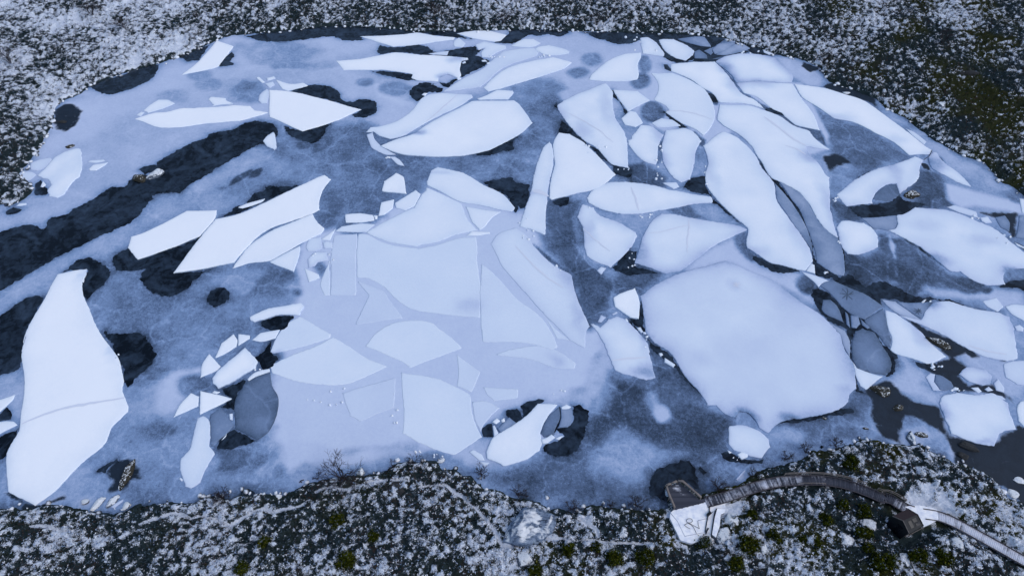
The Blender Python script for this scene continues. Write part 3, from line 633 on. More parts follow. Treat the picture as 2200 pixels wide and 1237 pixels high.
# ================================================================ floes
# kind | label | tone | rim loss | rim width m | thickness | material(s/c) | outline
FL = """ice_floe|slanted white slab pointing down-left from the dark shore water in the far left corner|1|.05|.6|.16|s|A 1440,272 B 160,312 130,355 60,445 0,462 A 1208,500 1330,400
ice_floe|long thin white floe with a blunt point, running left of the big kite-shaped floe|1|.04|.6|.15|s|A 895,792 1090,850 1400,820 1546,808 B 200,806 390,752 300,737 270,708 120,700 A 1546,705 1300,720 1210,722 1110,745 1020,752
ice_floe|small oval floe lying just above the left end of the long thin floe|.95|.06|.6|.12|s|A 955,735 1010,690 1055,664 1110,665 1162,690 1080,725 985,752
ice_chunk|tiny chip at the left tip of the long thin floe beside a small dark hole|.95|.1|.3|.1|s|A 905,768 940,742 960,750 935,778
ice_floe|small leaf-shaped floe above the right half of the long thin floe|.96|.05|.5|.12|s|A 1385,665 1400,645 1500,655 B 110,668 160,690 70,698 20,708 A 1420,700
ice_chunk|rounded pale lump hugging the left edge of the kite-shaped floe|.90|.08|.6|.13|s|B 325,670 340,625 380,592 398,605 392,660 385,692 345,690
ice_floe|bright kite-shaped floe whose right tip points into a dark hole|1|.02|.5|.18|s|B 398,602 520,612 640,632 1010,730 830,808 620,875 400,780
ice_floe|white wedge lying along the upper left side of the kite-shaped floe|.96|.05|.5|.13|s|B 440,532 510,555 560,560 620,552 655,572 520,609 480,590
ice_chunk|upper left crumb of the broken pile above the kite-shaped floe|.92|.05|.3|.16|s|B 310,520 330,515 370,548 350,555
ice_chunk|right crumb of the broken pile above the kite-shaped floe|.92|.05|.3|.14|s|B 380,522 430,510 440,525 385,540
ice_chunk|lowest crumb of the broken pile, between the rounded lump and the wedge|.84|.05|.3|.12|s|B 370,560 420,545 435,565 400,588
ice_chunk|faceted white chunk at the end of the long dark channel below the kite|.94|.08|.6|.3|s|B 358,942 390,905 425,882 437,900 445,990 430,1000 380,975
ice_floe|big white floe near the left bank with a tattered lower left corner|.96|.07|1.5|.16|s|A 245,1170 330,1090 370,1045 430,1010 490,992 535,992 545,1020 548,1100 525,1180 F 490,125 430,210 380,235 330,225 318,190 345,150 320,110 290,105
ice_floe|pale ghostly piece leaning on the upper left of the tattered floe by the left bank|.84|.05|.8|.08|s|A 205,1130 205,1085 260,1062 330,1048 345,1065 305,1110 250,1138
ice_floe|pale wedge against the left bank, left of the tattered floe|.84|.05|.8|.09|s|A 108,1165 150,1142 200,1142 242,1162 200,1200 150,1212
ice_chunk|thin upper sliver of a pair right of the tattered floe by the left bank|.88|.05|.4|.09|s|A 580,1080 600,1067 690,1062 700,1072 640,1083
ice_chunk|lower and larger sliver of the pair right of the tattered floe|.94|.05|.4|.11|s|A 590,1125 620,1097 718,1080 690,1105 640,1135 600,1135
ice_chunk|bright chip in the small dark hole below the left bank floe|.98|.05|.3|.14|s|F 270,160 287,122 308,148 285,165
ice_chunk|short white bar floating off the tip of the left bank vegetation|.92|.05|.3|.1|s|F 110,288 130,270 175,267 178,278 140,287
ice_floe|white floe tight against the far shore, left of centre|.98|.06|1|.14|s|B 1000,246 1290,232 1380,219 C 100,238 240,252 230,268 120,280 0,298 B 1220,314 1110,281
ice_chunk|rounded small pale lump at the right end of the far shore floe|.88|.06|.6|.1|s|C 228,300 235,272 265,252 310,292 290,318 240,313
ice_chunk|pale sliver above the wing-shaped floe, between two dark pools|.86|.06|.5|.08|s|C 62,358 140,347 198,342 188,370 90,365
ice_floe|white floe under the far shore with its lower corner at a dark channel|.97|.05|.8|.13|s|C 252,226 330,212 460,207 582,235 540,275 500,280 360,258
ice_floe|long wing-shaped floe with a raised middle edge and a ragged right end|1|.05|1|.17|s|B 840,405 1000,395 1140,368 1240,352 C 0,368 200,378 325,390 328,400 285,410 272,470 280,505 262,525 190,495 130,518 130,545 0,537 B 1340,520 1350,497 1310,487 1230,475 1130,466 890,468
ice_floe|small dull white floe at the top of the jammed pile near the far shore|.92|.05|.8|.12|s|C 650,282 700,262 760,263 810,290 760,313 680,318 610,308
ice_floe|pale crumbly floe right of the dark channel by the far shore|.88|.06|.8|.12|s|C 372,300 430,277 465,285 575,305 580,325 520,350 470,385 420,383 415,350 438,322 395,335
ice_floe|pale floe with a notched lower edge at the right end of the jammed pile|.91|.05|1|.12|s|C 800,312 860,302 940,320 1000,345 995,360 920,370 830,363 792,345 770,330
ice_floe|broad ghostly upper slab of the jammed pile, running to a thin lower left point|.86|.05|1.6|.08|s|C 160,610 300,520 420,460 490,400 560,342 680,325 765,322 800,350 780,375 700,400 590,440 520,482 460,540 410,580 330,592
ice_floe|bright long lower slab of the jammed pile, tapering to the right|.96|.06|1.2|.16|s|C 430,585 480,530 560,470 640,437 760,406 890,384 1015,420 960,460 800,515 640,560 540,593 460,610
ice_floe|small trapezoid floe squeezed above the large lens-shaped floe|.94|.06|.8|.13|s|C 385,658 450,635 520,600 622,605 630,620 592,662 480,664 400,666
ice_chunk|crumb at the right shore of the dark channel below the far bank|.95|.04|.3|.1|s|C 415,402 440,400 455,412 420,412
ice_chunk|crumb just below the channel crumb, at the jammed pile's edge|.95|.04|.3|.1|s|C 448,420 470,415 475,428 455,430
ice_chunk|crumb off the ragged right end of the wing-shaped floe|.95|.04|.3|.12|s|C 285,418 308,408 312,420 292,426
ice_chunk|crumb in the gap under the wing-shaped floe's right end|.95|.04|.3|.12|s|C 248,522 272,515 283,528 262,535
ice_chunk|bright crumb in the dark hole left of the smooth upper arc floe|.98|.04|.3|.14|s|C 18,632 35,620 58,622 40,640
ice_floe|curved upper half of the split shell floe, left of the trapezoid floe|.93|.06|1.6|.14|s|B 1040,880 1070,847 1140,840 1250,805 1340,740 1400,665 1460,628 1546,620 C 230,625 350,632 358,650 280,703 160,758 40,822 B 1300,900 1200,925 1130,905 1090,876
ice_floe|large lens-shaped lower half of the split shell floe with a pointed right end|.97|.06|1.6|.18|s|C 350,674 630,668 670,700 755,818 700,870 640,910 550,960 450,1005 250,1040 B 1380,1040 1260,1025 1140,975 1240,930 1360,890 1450,830 C 160,772 290,707
ice_floe|narrow bluish strip curling round the left tip of the split shell floe|.84|.05|.8|.10|s|B 1045,895 1085,882 1100,930 1150,980 1240,1028 1200,1030 1160,1025 1080,985 1060,940
ice_chunk|small drifting leaf of ice below the left tip of the split shell floe|.86|.05|.4|.08|s|B 1197,1042 1230,1042 1270,1070 1295,1105 1250,1093
ice_floe|half-dome floe with a flat bottom standing alone under the far shore right of centre|.95|.06|1.2|.15|s|C 1127,533 1150,495 1200,450 1270,400 1370,360 1470,352 1475,380 1455,430 1460,490 1450,530 1380,543 1230,543
ice_floe|small four-sided white floe at the far shore, left of the bell-shaped one|.93|.08|1|.13|s|D 77,257 130,250 185,285 235,350 235,376 95,360 82,300
ice_floe|bell-shaped floe tilted beside the dark water at the far shore|.93|.1|1.2|.13|s|D 202,270 240,263 300,263 380,300 438,345 428,370 380,406 300,380 240,340 215,300
ice_floe|long clear grey slab touching the far shore, right of the bell-shaped floe|.55|.06|1|.07|c|D 325,262 440,245 505,245 550,313 480,308 400,288
ice_floe|clear grey wedge with a frosty top, left of the crossing crack near the far shore|.66|.1|.8|.07|c|D 555,330 600,292 690,282 718,290 620,350 575,362
ice_floe|clear sheet with a frosty right corner, crossing the dark gap at the far shore|.72|.12|1.4|.08|c|D 582,365 640,332 740,280 808,324 750,348 650,368
ice_floe|small dark clear slab below the long clear grey slab|.45|.06|.8|.06|c|D 437,345 470,332 520,370 525,393 440,390
ice_floe|sliver of clear ice lying along the top edge of the big cracked white plate|.42|.06|.8|.06|c|D 552,395 640,372 800,346 700,372 620,393
ice_floe|tiny grey shard between the clear slabs at the far shore|.5|.05|.5|.05|c|D 502,340 550,320 562,352 548,368
ice_floe|thin frosty shard pressed against the far bank above the clear slabs|.66|.05|.5|.06|c|D 640,270 700,262 733,275 690,288
ice_floe|small snow patch floe at the foot of the far bank right of the clear slabs|.86|.05|.5|.08|s|D 892,332 930,340 965,360 935,366 900,352
ice_floe|top plate of the fractured field, bluish along its left crack|.97|.22|2.4|.13|s|D 580,412 640,378 750,357 890,368 970,382 1050,455 1095,512 1085,552 820,543 712,550 690,515 640,465
ice_floe|plate right of the long diagonal crack, directly under the top plate|.94|.06|1.4|.12|s|D 717,558 820,550 1085,558 1150,655 1200,720 1240,790 1270,868 1200,853 1110,832 1040,777 1020,752 950,720 850,645 770,620
ice_floe|white plate left of the diagonal crack, curving down to a point|.96|.08|1.4|.14|s|D 285,430 420,415 575,412 640,482 695,548 760,630 840,670 905,728 780,693 603,680 560,625 500,590 440,545 380,515 285,475
ice_floe|fan-shaped pale plate with a curved right edge in the fractured field|.91|.05|1.4|.12|s|D 150,487 200,490 290,485 380,520 450,560 510,600 548,660 570,730 572,800 540,858 497,902 440,860 350,820 245,745 270,735 240,700 172,665 195,610 195,555
ice_floe|very long plate sweeping down the right of the fractured field to a sharp foot|.93|.07|2|.14|s|D 592,800 605,700 780,702 880,730 1000,770 1110,842 1200,872 1240,920 1335,995 1260,985 1180,975 1200,1020 1270,1100 1310,1160 I 1335,100 1335,230 1345,330 1393,498 1320,450 1250,370 1190,260 1140,200 1050,150 1000,125 940,88 885,0 D 862,1050 822,975 740,903 650,848
ice_floe|clear grey strip fused to the sweeping plate's left side, ending in a square foot|.58|.08|1.2|.1|c|I 1000,127 1050,152 1140,202 1190,262 1250,372 1320,452 1395,505 1425,600 1438,700 1435,748 1370,738 1250,663 1232,560 1200,465 1140,322 1080,240
ice_floe|second long plate, wide in the middle, left of the narrow black crack|.93|.08|1.6|.17|s|D 495,970 560,920 630,877 720,912 800,982 858,1060 I 880,20 940,98 968,150 985,250 1060,360 1150,490 1205,570 1225,650 1170,718 1120,712 1000,678 920,652 850,608 790,568 785,520 795,440 740,392 640,298 560,218 517,150 515,60 D 525,1100 520,1030
ice_floe|thin clear rim strip along the right edge of the second long plate|.62|.08|.8|.08|c|I 972,135 1050,225 1130,332 1188,440 1220,565 1224,620 1203,562 1150,485 1060,355 988,250
ice_chunk|small white triangle at the foot of the second long plate|.95|.04|.4|.12|s|I 1180,718 1215,668 1236,680 1240,738
ice_floe|upright blocky floe with bluish left edge, left of the second long plate|.92|.1|1.2|.16|s|D 245,868 370,852 440,888 486,940 448,1010 432,1100 410,1195 350,1215 290,1170 228,1075 222,1000
ice_floe|five-sided floe between the upright block and the tall triangular floe|.92|.08|1|.14|s|D 20,910 80,834 150,842 236,900 205,960 182,1098 110,1078 60,1040 0,955 -6,935 22,925
ice_floe|small pale floe wedged above the five-sided and upright floes|.88|.05|.6|.11|s|D 152,820 220,787 290,797 348,838 260,848 190,848
ice_chunk|white cushion-like chunk right of the tall triangular floe|.93|.06|.8|.14|s|C 1345,790 1400,737 1440,747 1488,820 1440,848 1370,833
ice_floe|wedge floe pointing down, right of the tall triangular floe's top|.93|.06|.8|.13|s|C 1290,600 1450,607 1535,670 1470,698 1387,745 1332,670
ice_floe|tall triangular floe with a faint diagonal scar, in the middle of the far half|.93|.09|1.4|.15|s|C 922,700 960,672 1060,622 1240,557 1280,602 1300,760 1368,900 1388,1020 1392,1118 1280,1093 1180,988 1100,938 1020,858 960,788 930,740
ice_floe|broad sail-shaped floe with a straight lower edge, right of the narrow blade floe|.96|.06|1.2|.17|s|C 890,960 930,884 1000,892 1100,952 1220,1072 1306,1162 H 1200,168 1050,203 880,248 864,235 877,120 902,10 C 898,1060
ice_floe|narrow blade-shaped floe standing upright left of the sail-shaped floe|.93|.08|1|.15|s|C 865,942 883,965 892,1060 H 868,130 852,250 835,478 750,448 668,423 700,330 740,200 760,80 C 767,1160 792,1060 822,990
ice_floe|lens-shaped white floe with a long right tail, below the sail-shaped floe|.94|.08|1.2|.16|s|H 1117,235 1145,192 1240,140 1370,127 I 0,130 150,150 300,185 545,225 560,262 450,275 330,296 200,316 90,340 20,341 H 1330,336 1200,308 1125,268
ice_chunk|small pale triangle on top of the tail of the lens-shaped floe|.86|.05|.4|.1|s|I 225,134 318,130 338,160 300,176
ice_floe|shield-shaped floe with a blunt foot, below the lens-shaped floe|.92|.12|1.6|.16|s|H 1050,360 1090,277 1160,300 1200,350 1330,402 1438,462 1448,490 1400,568 1273,698 1190,663 1120,623 1097,560 1087,440
ice_floe|fish-shaped floe pointing right with a Y-shaped crack, above the giant round floe|.92|.16|1.8|.15|s|I 167,380 220,337 290,342 400,367 560,390 700,412 788,445 700,488 560,558 450,638 350,718 250,736 150,698 42,668 90,500
ice_floe|giant rounded floe, the largest one, right of centre|.82|.14|1.6|.2|s|I 77,885 200,802 350,730 500,692 650,657 720,682 850,742 950,782 1060,862 1180,952 1270,1012 1330,1062 1390,1130 N 1410,230 1430,300 1473,380 1498,460 1513,575 1463,620 1448,670 1398,713 1280,748 1100,773 1000,803 930,866 870,833 830,768 780,728 740,723 715,773 650,743 585,683 525,688 475,598 370,478 320,398 260,318 167,258 I 112,1130 97,1000
ice_floe|bluish clear fringe along the right edge of the giant rounded floe|.66|.06|.8|.1|c|N 1292,107 1350,142 1438,187 1468,250 1470,330 1470,368 1432,296 1412,228 1392,200 1340,150
ice_floe|round-bottomed floe with a grey lower half near the boardwalk|.88|.06|1|.14|s|N 670,820 760,812 860,850 930,910 940,960 885,1033 780,1008 700,978 665,940
ice_chunk|bright white triangular block just left of the giant floe's top corner|1|.06|.6|.28|s|H 1290,900 1350,867 1435,834 1463,920 1458,1038 1400,1028 1300,958
ice_floe|ragged squarish floe left of the giant floe, with a horizontal seam|.88|.1|1.4|.15|s|M 1140,142 1205,167 1260,112 1310,94 1370,117 1450,187 1510,262 1530,340 N 158,400 180,500 100,510 20,488 M 1380,478 1300,448 1252,340 1202,230
ice_chunk|small pale chip below the foot of the shield-shaped floe|.9|.1|.4|.2|s|H 1182,718 1210,692 1243,702 1210,745
ice_chunk|little greyish cone above the ragged squarish floe|.84|.1|.4|.16|s|M 1187,130 1210,82 1243,100 1210,134
ice_chunk|tiny oval chip left of the bright triangular block's lower corner|.84|.05|.3|.1|s|M 1280,77 1310,62 1320,70 1290,84
ice_chunk|upper of the white crumbs bridging the ragged floe and the giant floe|.98|.05|.3|.18|s|M 1365,110 1380,108 1390,128 1378,130
ice_chunk|middle of the white crumbs bridging the ragged floe and the giant floe|.98|.05|.3|.18|s|N 55,170 80,165 98,198 82,203
ice_chunk|lowest of the white crumbs beside the ragged floe's upper right edge|.98|.05|.3|.18|s|N 92,195 112,198 120,212 100,210
ice_chunk|white rectangular bar in the dark gap left of the giant floe|.97|.08|.4|.2|s|N 240,368 310,415 298,433 238,398
ice_chunk|small round chip above the rectangular bar left of the giant floe|.95|.05|.3|.15|s|N 200,337 222,335 230,350 212,358
ice_floe|long white tongue along the right bank, widest of the floes there|.97|.05|1.2|.15|s|E 20,562 130,575 240,592 350,627 470,667 560,722 640,782 760,872 880,967 930,1000 920,1030 850,1028 780,1033 680,948 560,888 420,818 280,788 180,718 72,650
ice_floe|white wedge pointing down-right along the right bank, after the long tongue|.95|.12|1.6|.12|s|E 940,1010 962,1017 1012,1077 1110,1150 J 1193,160 1100,130 1010,80 930,35 E 915,1090 905,1040
ice_floe|thin pale slat between the long tongue and the right bank vegetation|.86|.04|.5|.09|s|E 758,854 820,882 898,945 880,963 805,902
ice_floe|pale arm-shaped floe with a sunken grey bay, left of the small snowy rock|.92|.1|1.4|.13|s|J 300,215 420,112 560,47 690,7 E 820,1042 878,1068 860,1100 J 850,60 835,115 760,180 722,208 700,140 640,145 560,200 538,240 540,270 370,290
ice_floe|sunken grey clear piece inside the bay of the arm-shaped floe|.36|.05|1|.05|c|J 540,242 562,202 640,147 698,143 718,180 730,208 640,258 555,246
ice_floe|compact white block with rounded corners right of the clear grey strip|.95|.12|1.2|.17|s|J 297,430 322,397 370,387 480,402 528,430 573,500 576,560 530,583 430,610 372,606 342,570
ice_floe|big pale floe running off the right side of the photo, grey at its left tip|.89|.08|1.8|.16|s|J 705,400 700,350 740,343 820,297 1050,322 1200,372 1240,392 1350,442 1480,542 1546,595 1700,640 1700,720 1546,700 1430,710 1408,760 1420,808 1280,808 1180,768 1120,723 1050,718 960,648 850,558 760,508 640,452 690,440
ice_floe|smooth grey tip fused to the left end of the big pale right-hand floe|.62|.08|1.2|.12|c|J 462,367 620,358 700,351 704,400 688,438 638,450 600,443 545,435
ice_chunk|pale slat above the big right-hand floe|.82|.05|.5|.09|s|J 1030,295 1080,282 1228,325 1240,368 1120,332
ice_chunk|rounded white pillow right of the pale slat above the big right-hand floe|.92|.12|.6|.16|s|J 1252,367 1300,357 1333,400 1290,404 1262,390
ice_chunk|grey clear tile ringed by dark water near the right edge|.52|.06|.6|.06|c|J 1352,362 1418,350 1450,400 1448,458 1390,430
ice_floe|clear plate cut by the right edge, beside the ringed grey tile|.62|.1|1|.09|c|J 1492,500 1512,352 1546,347 1620,345 1620,512
ice_floe|white floe cut by the right edge, just above the clear plate|.92|.05|1|.12|s|J 1512,237 1546,242 1620,242 1620,338 1535,335
ice_chunk|slim white sliver cut by the right edge over black water|.94|.05|.4|.12|s|J 1482,527 1546,560 1610,592 1610,600 1500,550
ice_chunk|crumb left of the slim sliver near the right edge|.92|.05|.3|.12|s|J 1400,478 1420,474 1422,486 1405,487
ice_floe|white upper end of the grey slab with the big star crack|.9|.06|.8|.1|s|I 1150,725 1240,747 1340,787 1290,800 1262,828 1230,790
ice_floe|grey clear slab bearing the big star-shaped crack|.5|.05|1.2|.09|c|O 190,42 230,16 280,8 400,62 500,107 608,177 490,268 400,233 332,180 262,100
ice_floe|dark clear five-sided shard left below the star-cracked slab|.46|.06|.8|.07|c|O 200,200 210,137 260,137 310,190 348,288 232,235
ice_chunk|upright splinter at the meeting point of the black cracks|.5|.06|.4|.2|c|O 355,215 375,240 390,325 365,300
ice_chunk|jumbled middle splinter at the meeting point of the black cracks|.55|.06|.4|.22|c|O 392,240 440,245 455,300 430,328 398,322
ice_chunk|right-hand splinter at the meeting point of the black cracks|.5|.06|.4|.16|c|O 455,262 522,322 505,330 468,305
ice_floe|dark-blue clear tail right of the crack junction, hanging from the star slab|.48|.1|1.2|.08|c|O 485,272 608,192 622,240 638,330 663,400 655,452 622,438 572,370 512,318
ice_floe|white pointed floe right of the clear tail, above the mossy oval rock|.92|.06|1.2|.13|s|O 622,205 700,232 850,342 920,422 1028,515 960,548 900,562 820,533 700,498 657,468 667,400 642,330
ice_floe|oval grey clear floe in a black ring under the crack junction|.52|.14|1.6|.1|c|O 422,345 470,332 550,352 598,430 648,510 662,588 625,638 520,618 430,588 402,530 402,430
ice_floe|pale pointed skirt under the oval grey floe|.92|.06|.8|.1|s|O 405,545 440,592 520,622 608,645 540,698 495,733 457,708 430,650
ice_floe|long pale floe with a straight black crack, below the right-hand grey thaw area|.89|.08|1.4|.13|s|O 715,240 860,270 890,215 950,155 1050,147 1200,192 1400,232 1448,252 1478,330 1498,528 1430,543 1300,518 1150,448 1000,368 850,298
ice_floe|grey star-cracked end of the long pale floe|.62|.08|1|.1|c|O 700,152 780,158 900,152 945,153 888,213 858,265 800,225
ice_floe|narrow frosted sliver split off the left end of the long pale floe|.80|.08|.6|.1|c|O 597,132 690,150 860,272 715,235 640,180
ice_floe|small four-sided pale floe above the long pale floe|.86|.04|.8|.08|s|O 1267,145 1360,122 1408,185 1370,218 1300,180
ice_floe|white floe cut by the right edge, beside the small four-sided one|.9|.05|.8|.11|s|O 1420,182 1480,167 1546,172 1620,182 1620,288 1546,278 1460,230
ice_chunk|little white bean near the right edge, below the cut-off white floe|.92|.05|.4|.11|s|O 1477,312 1515,303 1543,325 1540,348 1495,342
ice_floe|large dull floe cut by the right edge, above the smallest round one|.82|.04|1.2|.09|s|O 1410,562 1470,542 1620,533 1620,718 1500,698 1422,650
ice_floe|egg-shaped floe alone in dark water near the right edge|.88|.14|1.2|.16|s|O 1112,630 1150,592 1210,584 1290,602 1328,640 1318,698 1270,706 1180,680
ice_floe|small rounded floe with a grey right side, left of the egg-shaped one|.80|.06|.8|.1|s|O 892,650 922,622 955,632 945,680 985,735 1020,743 940,738
ice_chunk|dull grey right side of the small rounded floe|.44|.05|.8|.07|c|O 957,632 1000,642 1060,680 1078,715 1020,741 988,733 950,680
ice_floe|large low floe with a stepped lower right side, nearest the bottom right corner|.9|.08|1.6|.16|s|O 987,840 1010,772 1100,752 1230,767 1340,757 1438,820 1453,900 1488,995 1400,1018 1345,1108 1200,1078 1060,1028 1020,930
ice_floe|bright floe cut by the right edge, right of the large low floe|.95|.06|1|.15|s|O 1497,860 1520,812 1560,802 1640,802 1640,1000 1546,983 1507,940
ice_chunk|white chip under the left end of the egg-shaped floe|.93|.05|.4|.13|s|O 1192,720 1240,717 1263,745 1240,756
ice_chunk|pale chip under the right end of the egg-shaped floe|.86|.05|.4|.12|s|O 1282,730 1310,712 1340,738 1305,745
ice_chunk|pale long chunk right of the egg-shaped floe|.84|.05|.4|.13|s|O 1342,690 1370,662 1413,720 1413,753 1360,738
ice_chunk|pale wedge touching the top right of the large low floe|.86|.05|.4|.12|s|O 1347,765 1400,777 1423,800 1385,800
ice_chunk|white crumb at the tip of the white pointed floe|.95|.05|.3|.14|s|O 920,585 945,570 957,582 935,597
ice_chunk|little white chip right of the small rounded floe|.92|.05|.3|.12|s|O 1062,735 1085,715 1110,722 1110,738
ice_floe|huge white floe with a faint seam across it, on the left side|1|.05|1.6|.22|s|F 385,742 480,722 560,712 580,708 578,730 555,780 548,810 562,900 600,990 635,1070 700,1180 K 700,100 780,200 800,250 822,380 815,420 848,520 850,570 800,620 740,680 690,790 560,900 450,1010 350,1110 235,1195 150,1150 60,1100 48,1000 50,850 130,700 140,600 165,400 150,180 180,60 F 157,1200 190,1100 290,920 332,840
ice_floe|curved white floe left of the big diagonal floe, above a dark lobed pool|1|.03|.8|.2|s|F 870,492 950,468 1080,410 1240,322 1440,318 1425,375 1330,490 1160,560 917,643 850,567 865,520
ice_floe|largest diagonal white floe in the left centre, pointed at its lower left|1|.03|.8|.2|s|F 1155,735 1250,605 1340,492 1433,377 G 200,340 380,262 560,172 700,107 765,82 808,112 750,190 730,250 732,315 682,340 560,382 420,432 320,495 230,585 165,665 0,698
ice_floe|second diagonal white floe tucked under the largest diagonal one|.98|.04|.8|.17|s|G 152,702 172,667 240,578 330,503 430,443 560,393 685,344 715,392 763,438 748,468 640,523 580,553 480,608 400,653 260,668
ice_floe|triangular white floe below the second diagonal one|.95|.05|1|.14|s|G 400,659 490,607 600,552 600,600 562,726 480,693
ice_chunk|thin white blade floating above the largest diagonal floe|.98|.05|.4|.14|s|G 190,298 250,271 370,239 350,260 290,284 220,304
ice_chunk|upright white block alone above the crushed pieces in the centre|.98|.05|.6|.26|s|G 1147,190 1160,127 1240,72 1290,97 1310,210 1200,199
ice_chunk|small white rhombus left of the fan-shaped central floe|.97|.05|.5|.2|s|G 1122,355 1140,267 1227,246 1220,305 1160,349
ice_chunk|rounded pale chunk between the white rhombus and the fan-shaped floe|.92|.05|.6|.16|s|G 1232,270 1370,183 1403,210 1360,290 1300,318 1240,303
ice_chunk|white brick-like piece left of the rhombus|.97|.05|.5|.2|s|G 902,345 1000,337 1088,350 1095,385 1000,398 907,400
ice_chunk|tiny crumb at the right end of the brick-like piece|.97|.05|.3|.15|s|G 1090,350 1118,352 1115,376 1100,376
ice_chunk|flat pale strip under the brick-like piece|.88|.04|.5|.08|s|G 832,455 880,422 1000,404 1100,410 1045,460 980,461
ice_chunk|small white triangle at the right tip of the second diagonal floe|.95|.05|.4|.12|s|G 742,510 838,440 800,516
ice_chunk|pale cube-like lump under the second diagonal floe's right tip|.86|.06|.5|.1|s|G 642,560 660,502 740,492 748,570 700,588 657,588
ice_chunk|round pale lump in the crushed pieces left of the central plates|.88|.06|.5|.1|s|G 752,530 780,517 818,530 818,568 762,570
ice_chunk|broken pale block with a dark notch under the round lump|.88|.1|.6|.12|s|G 652,642 700,592 778,592 788,648 720,660 700,688 657,698
ice_chunk|white three-cornered chip at the left edge of the frozen centre|.96|.05|.4|.16|s|G 630,700 728,745 734,769 660,793
ice_floe|upper lobe of the fan-shaped floe group in the centre|.93|.06|1.4|.14|s|H 52,125 80,55 125,30 200,45 300,70 430,150 560,212 638,300 618,326 550,318 400,282 270,257 150,198 56,150
ice_floe|broad fan-shaped floe with a long curved lower edge, in the centre|.91|.04|1.2|.12|s|G 1043,463 1200,372 1302,322 1362,300 1408,212 1440,185 H 50,167 150,208 270,267 290,300 320,370 388,450 240,478 120,528 0,548 G 1380,556 1200,528 1112,498
ice_floe|small triangle between the upper lobe and the frozen centre|.91|.03|.8|.1|s|H 312,292 420,312 545,327 480,370 432,430 402,448 350,388
ice_chunk|white spindle lying over the black crack under the fan-shaped floe|.97|.04|.4|.14|s|H 317,485 350,457 470,461 474,472 390,484
ice_floe|large square plate embedded in the pale frozen centre|.85|.03|1.2|.035|s|G 987,472 1050,477 1130,518 1250,553 1390,571 H 0,568 130,543 260,503 380,492 388,560 383,650 403,780 408,1028 250,1013 100,998 0,983 G 1300,948 1220,888 1150,818 1060,768 980,763 977,600
ice_floe|dull vertical plate embedded left of the square plate|.79|.03|1.2|.02|s|G 802,640 832,482 980,472 974,700 972,878 802,878 807,700
ice_floe|slim pale wedge left of the dull vertical plate|.83|.02|.6|.03|s|G 737,800 795,662 800,878 762,882
ice_floe|faint curved triangle embedded below the square plate|.79|.02|1|.025|s|G 987,787 1060,812 1150,850 1190,905 1288,1033 1100,1055 972,1073 1020,960 1060,880
ice_floe|tall plate with a slanting right side, right of the square plate|.835|.03|1.2|.035|s|H 415,672 500,742 650,902 760,982 830,1052 900,1160 M 920,298 880,310 740,275 640,262 425,260 415,180 H 405,900
ice_floe|long slanting plate along the right side of the frozen centre|.86|.06|1.6|.06|s|H 477,540 530,472 640,430 700,470 760,552 850,642 930,702 1010,742 1040,862 1100,1012 1130,1085 M 1140,150 1108,200 1102,303 1010,253 832,80 H 818,988 700,858 560,698
ice_floe|pale sliver between the tall plate and the long slanting plate|.82|.02|.8|.03|s|M 835,85 900,170 1000,250 915,238 870,150
ice_floe|arrow-shaped plate pointing left in the lower frozen centre|.81|.02|1|.03|s|M 512,345 600,312 750,287 850,292 960,342 1040,400 1030,438 900,433 720,373
ice_floe|small embedded rectangle right of the lower fan plate|.80|.02|.8|.025|s|M 427,560 658,572 653,633 500,653 452,610
ice_floe|small embedded diamond-like plate between the dome and the arrow plates|.82|.02|.8|.025|s|M 252,347 300,382 408,460 350,593 252,553 262,440
ice_floe|dome-shaped embedded plate in the middle of the frozen centre|.86|.03|1.2|.035|s|L 1037,290 1110,202 1230,132 1380,117 1490,142 M 120,162 200,222 283,300 140,358 0,408 L 1330,433 1290,400 1180,350
ice_floe|pale leaf plate at the left edge of the frozen centre, upper of two|.86|.03|1|.05|s|L 407,330 440,242 510,142 600,92 700,152 808,210 800,233 700,268 560,308 430,338
ice_floe|pale pointed plate at the left edge of the frozen centre, lower of two|.87|.03|1|.05|s|L 405,420 560,342 700,292 820,232 930,292 1050,372 1178,425 1070,478 920,538 750,543 560,518 420,468
ice_floe|faint rounded plate under the lower pointed plate|.78|.02|1.4|.02|s|L 882,600 1000,562 1235,502 1228,700 1100,743 1000,788 932,750 900,660
ice_floe|large lower fan plate reaching the near shore|.86|.03|1.2|.04|s|L 1272,462 1400,482 1540,512 M 150,512 250,562 338,612 358,750 418,893 232,1010 100,975 0,928 L 1390,928 1282,868 1290,700
ice_floe|small ghostly plate left of the drifting slab by the round hole|.80|.03|.8|.03|s|M 352,660 450,657 538,700 480,750 432,808 410,858 372,780
ice_floe|grey disc-shaped clear floe at the left end of the frozen centre|.42|.08|1|.06|c|L 172,650 222,562 262,517 340,482 405,462 420,560 458,640 448,750 400,848 320,912 250,878 172,838
ice_floe|long white bar-shaped floe above a black pool, left of the frozen centre|.98|.08|.6|.3|s|L 272,100 380,47 600,5 628,30 600,88 440,88 350,118 300,133 277,123
ice_floe|flat white leaf below the bar-shaped floe|.95|.04|.6|.13|s|L 280,250 340,202 468,182 440,238 350,260
ice_chunk|small white shard between two leaning floes at the left of the centre|.95|.04|.4|.14|s|L 192,210 270,219 268,240 192,288
ice_floe|upright white half-leaf, left of the small shard|.98|.05|.6|.16|s|L 40,368 80,272 160,210 187,258 180,295 110,338
ice_floe|steep white block leaning over black water beside the grey disc floe|.99|.1|.8|.34|s|L 60,573 27,540 42,480 130,392 240,302 323,400 308,440 160,528
ice_chunk|small white triangle with a rounded base, leftmost above the arrowhead pair|.98|.04|.5|.16|s|K 1332,345 1342,262 1390,187 1468,270 1440,298
ice_floe|white leaf pointing down-left, left half of the arrowhead pair|.98|.04|.5|.16|s|K 1153,608 1192,530 1270,447 1323,470 1318,533
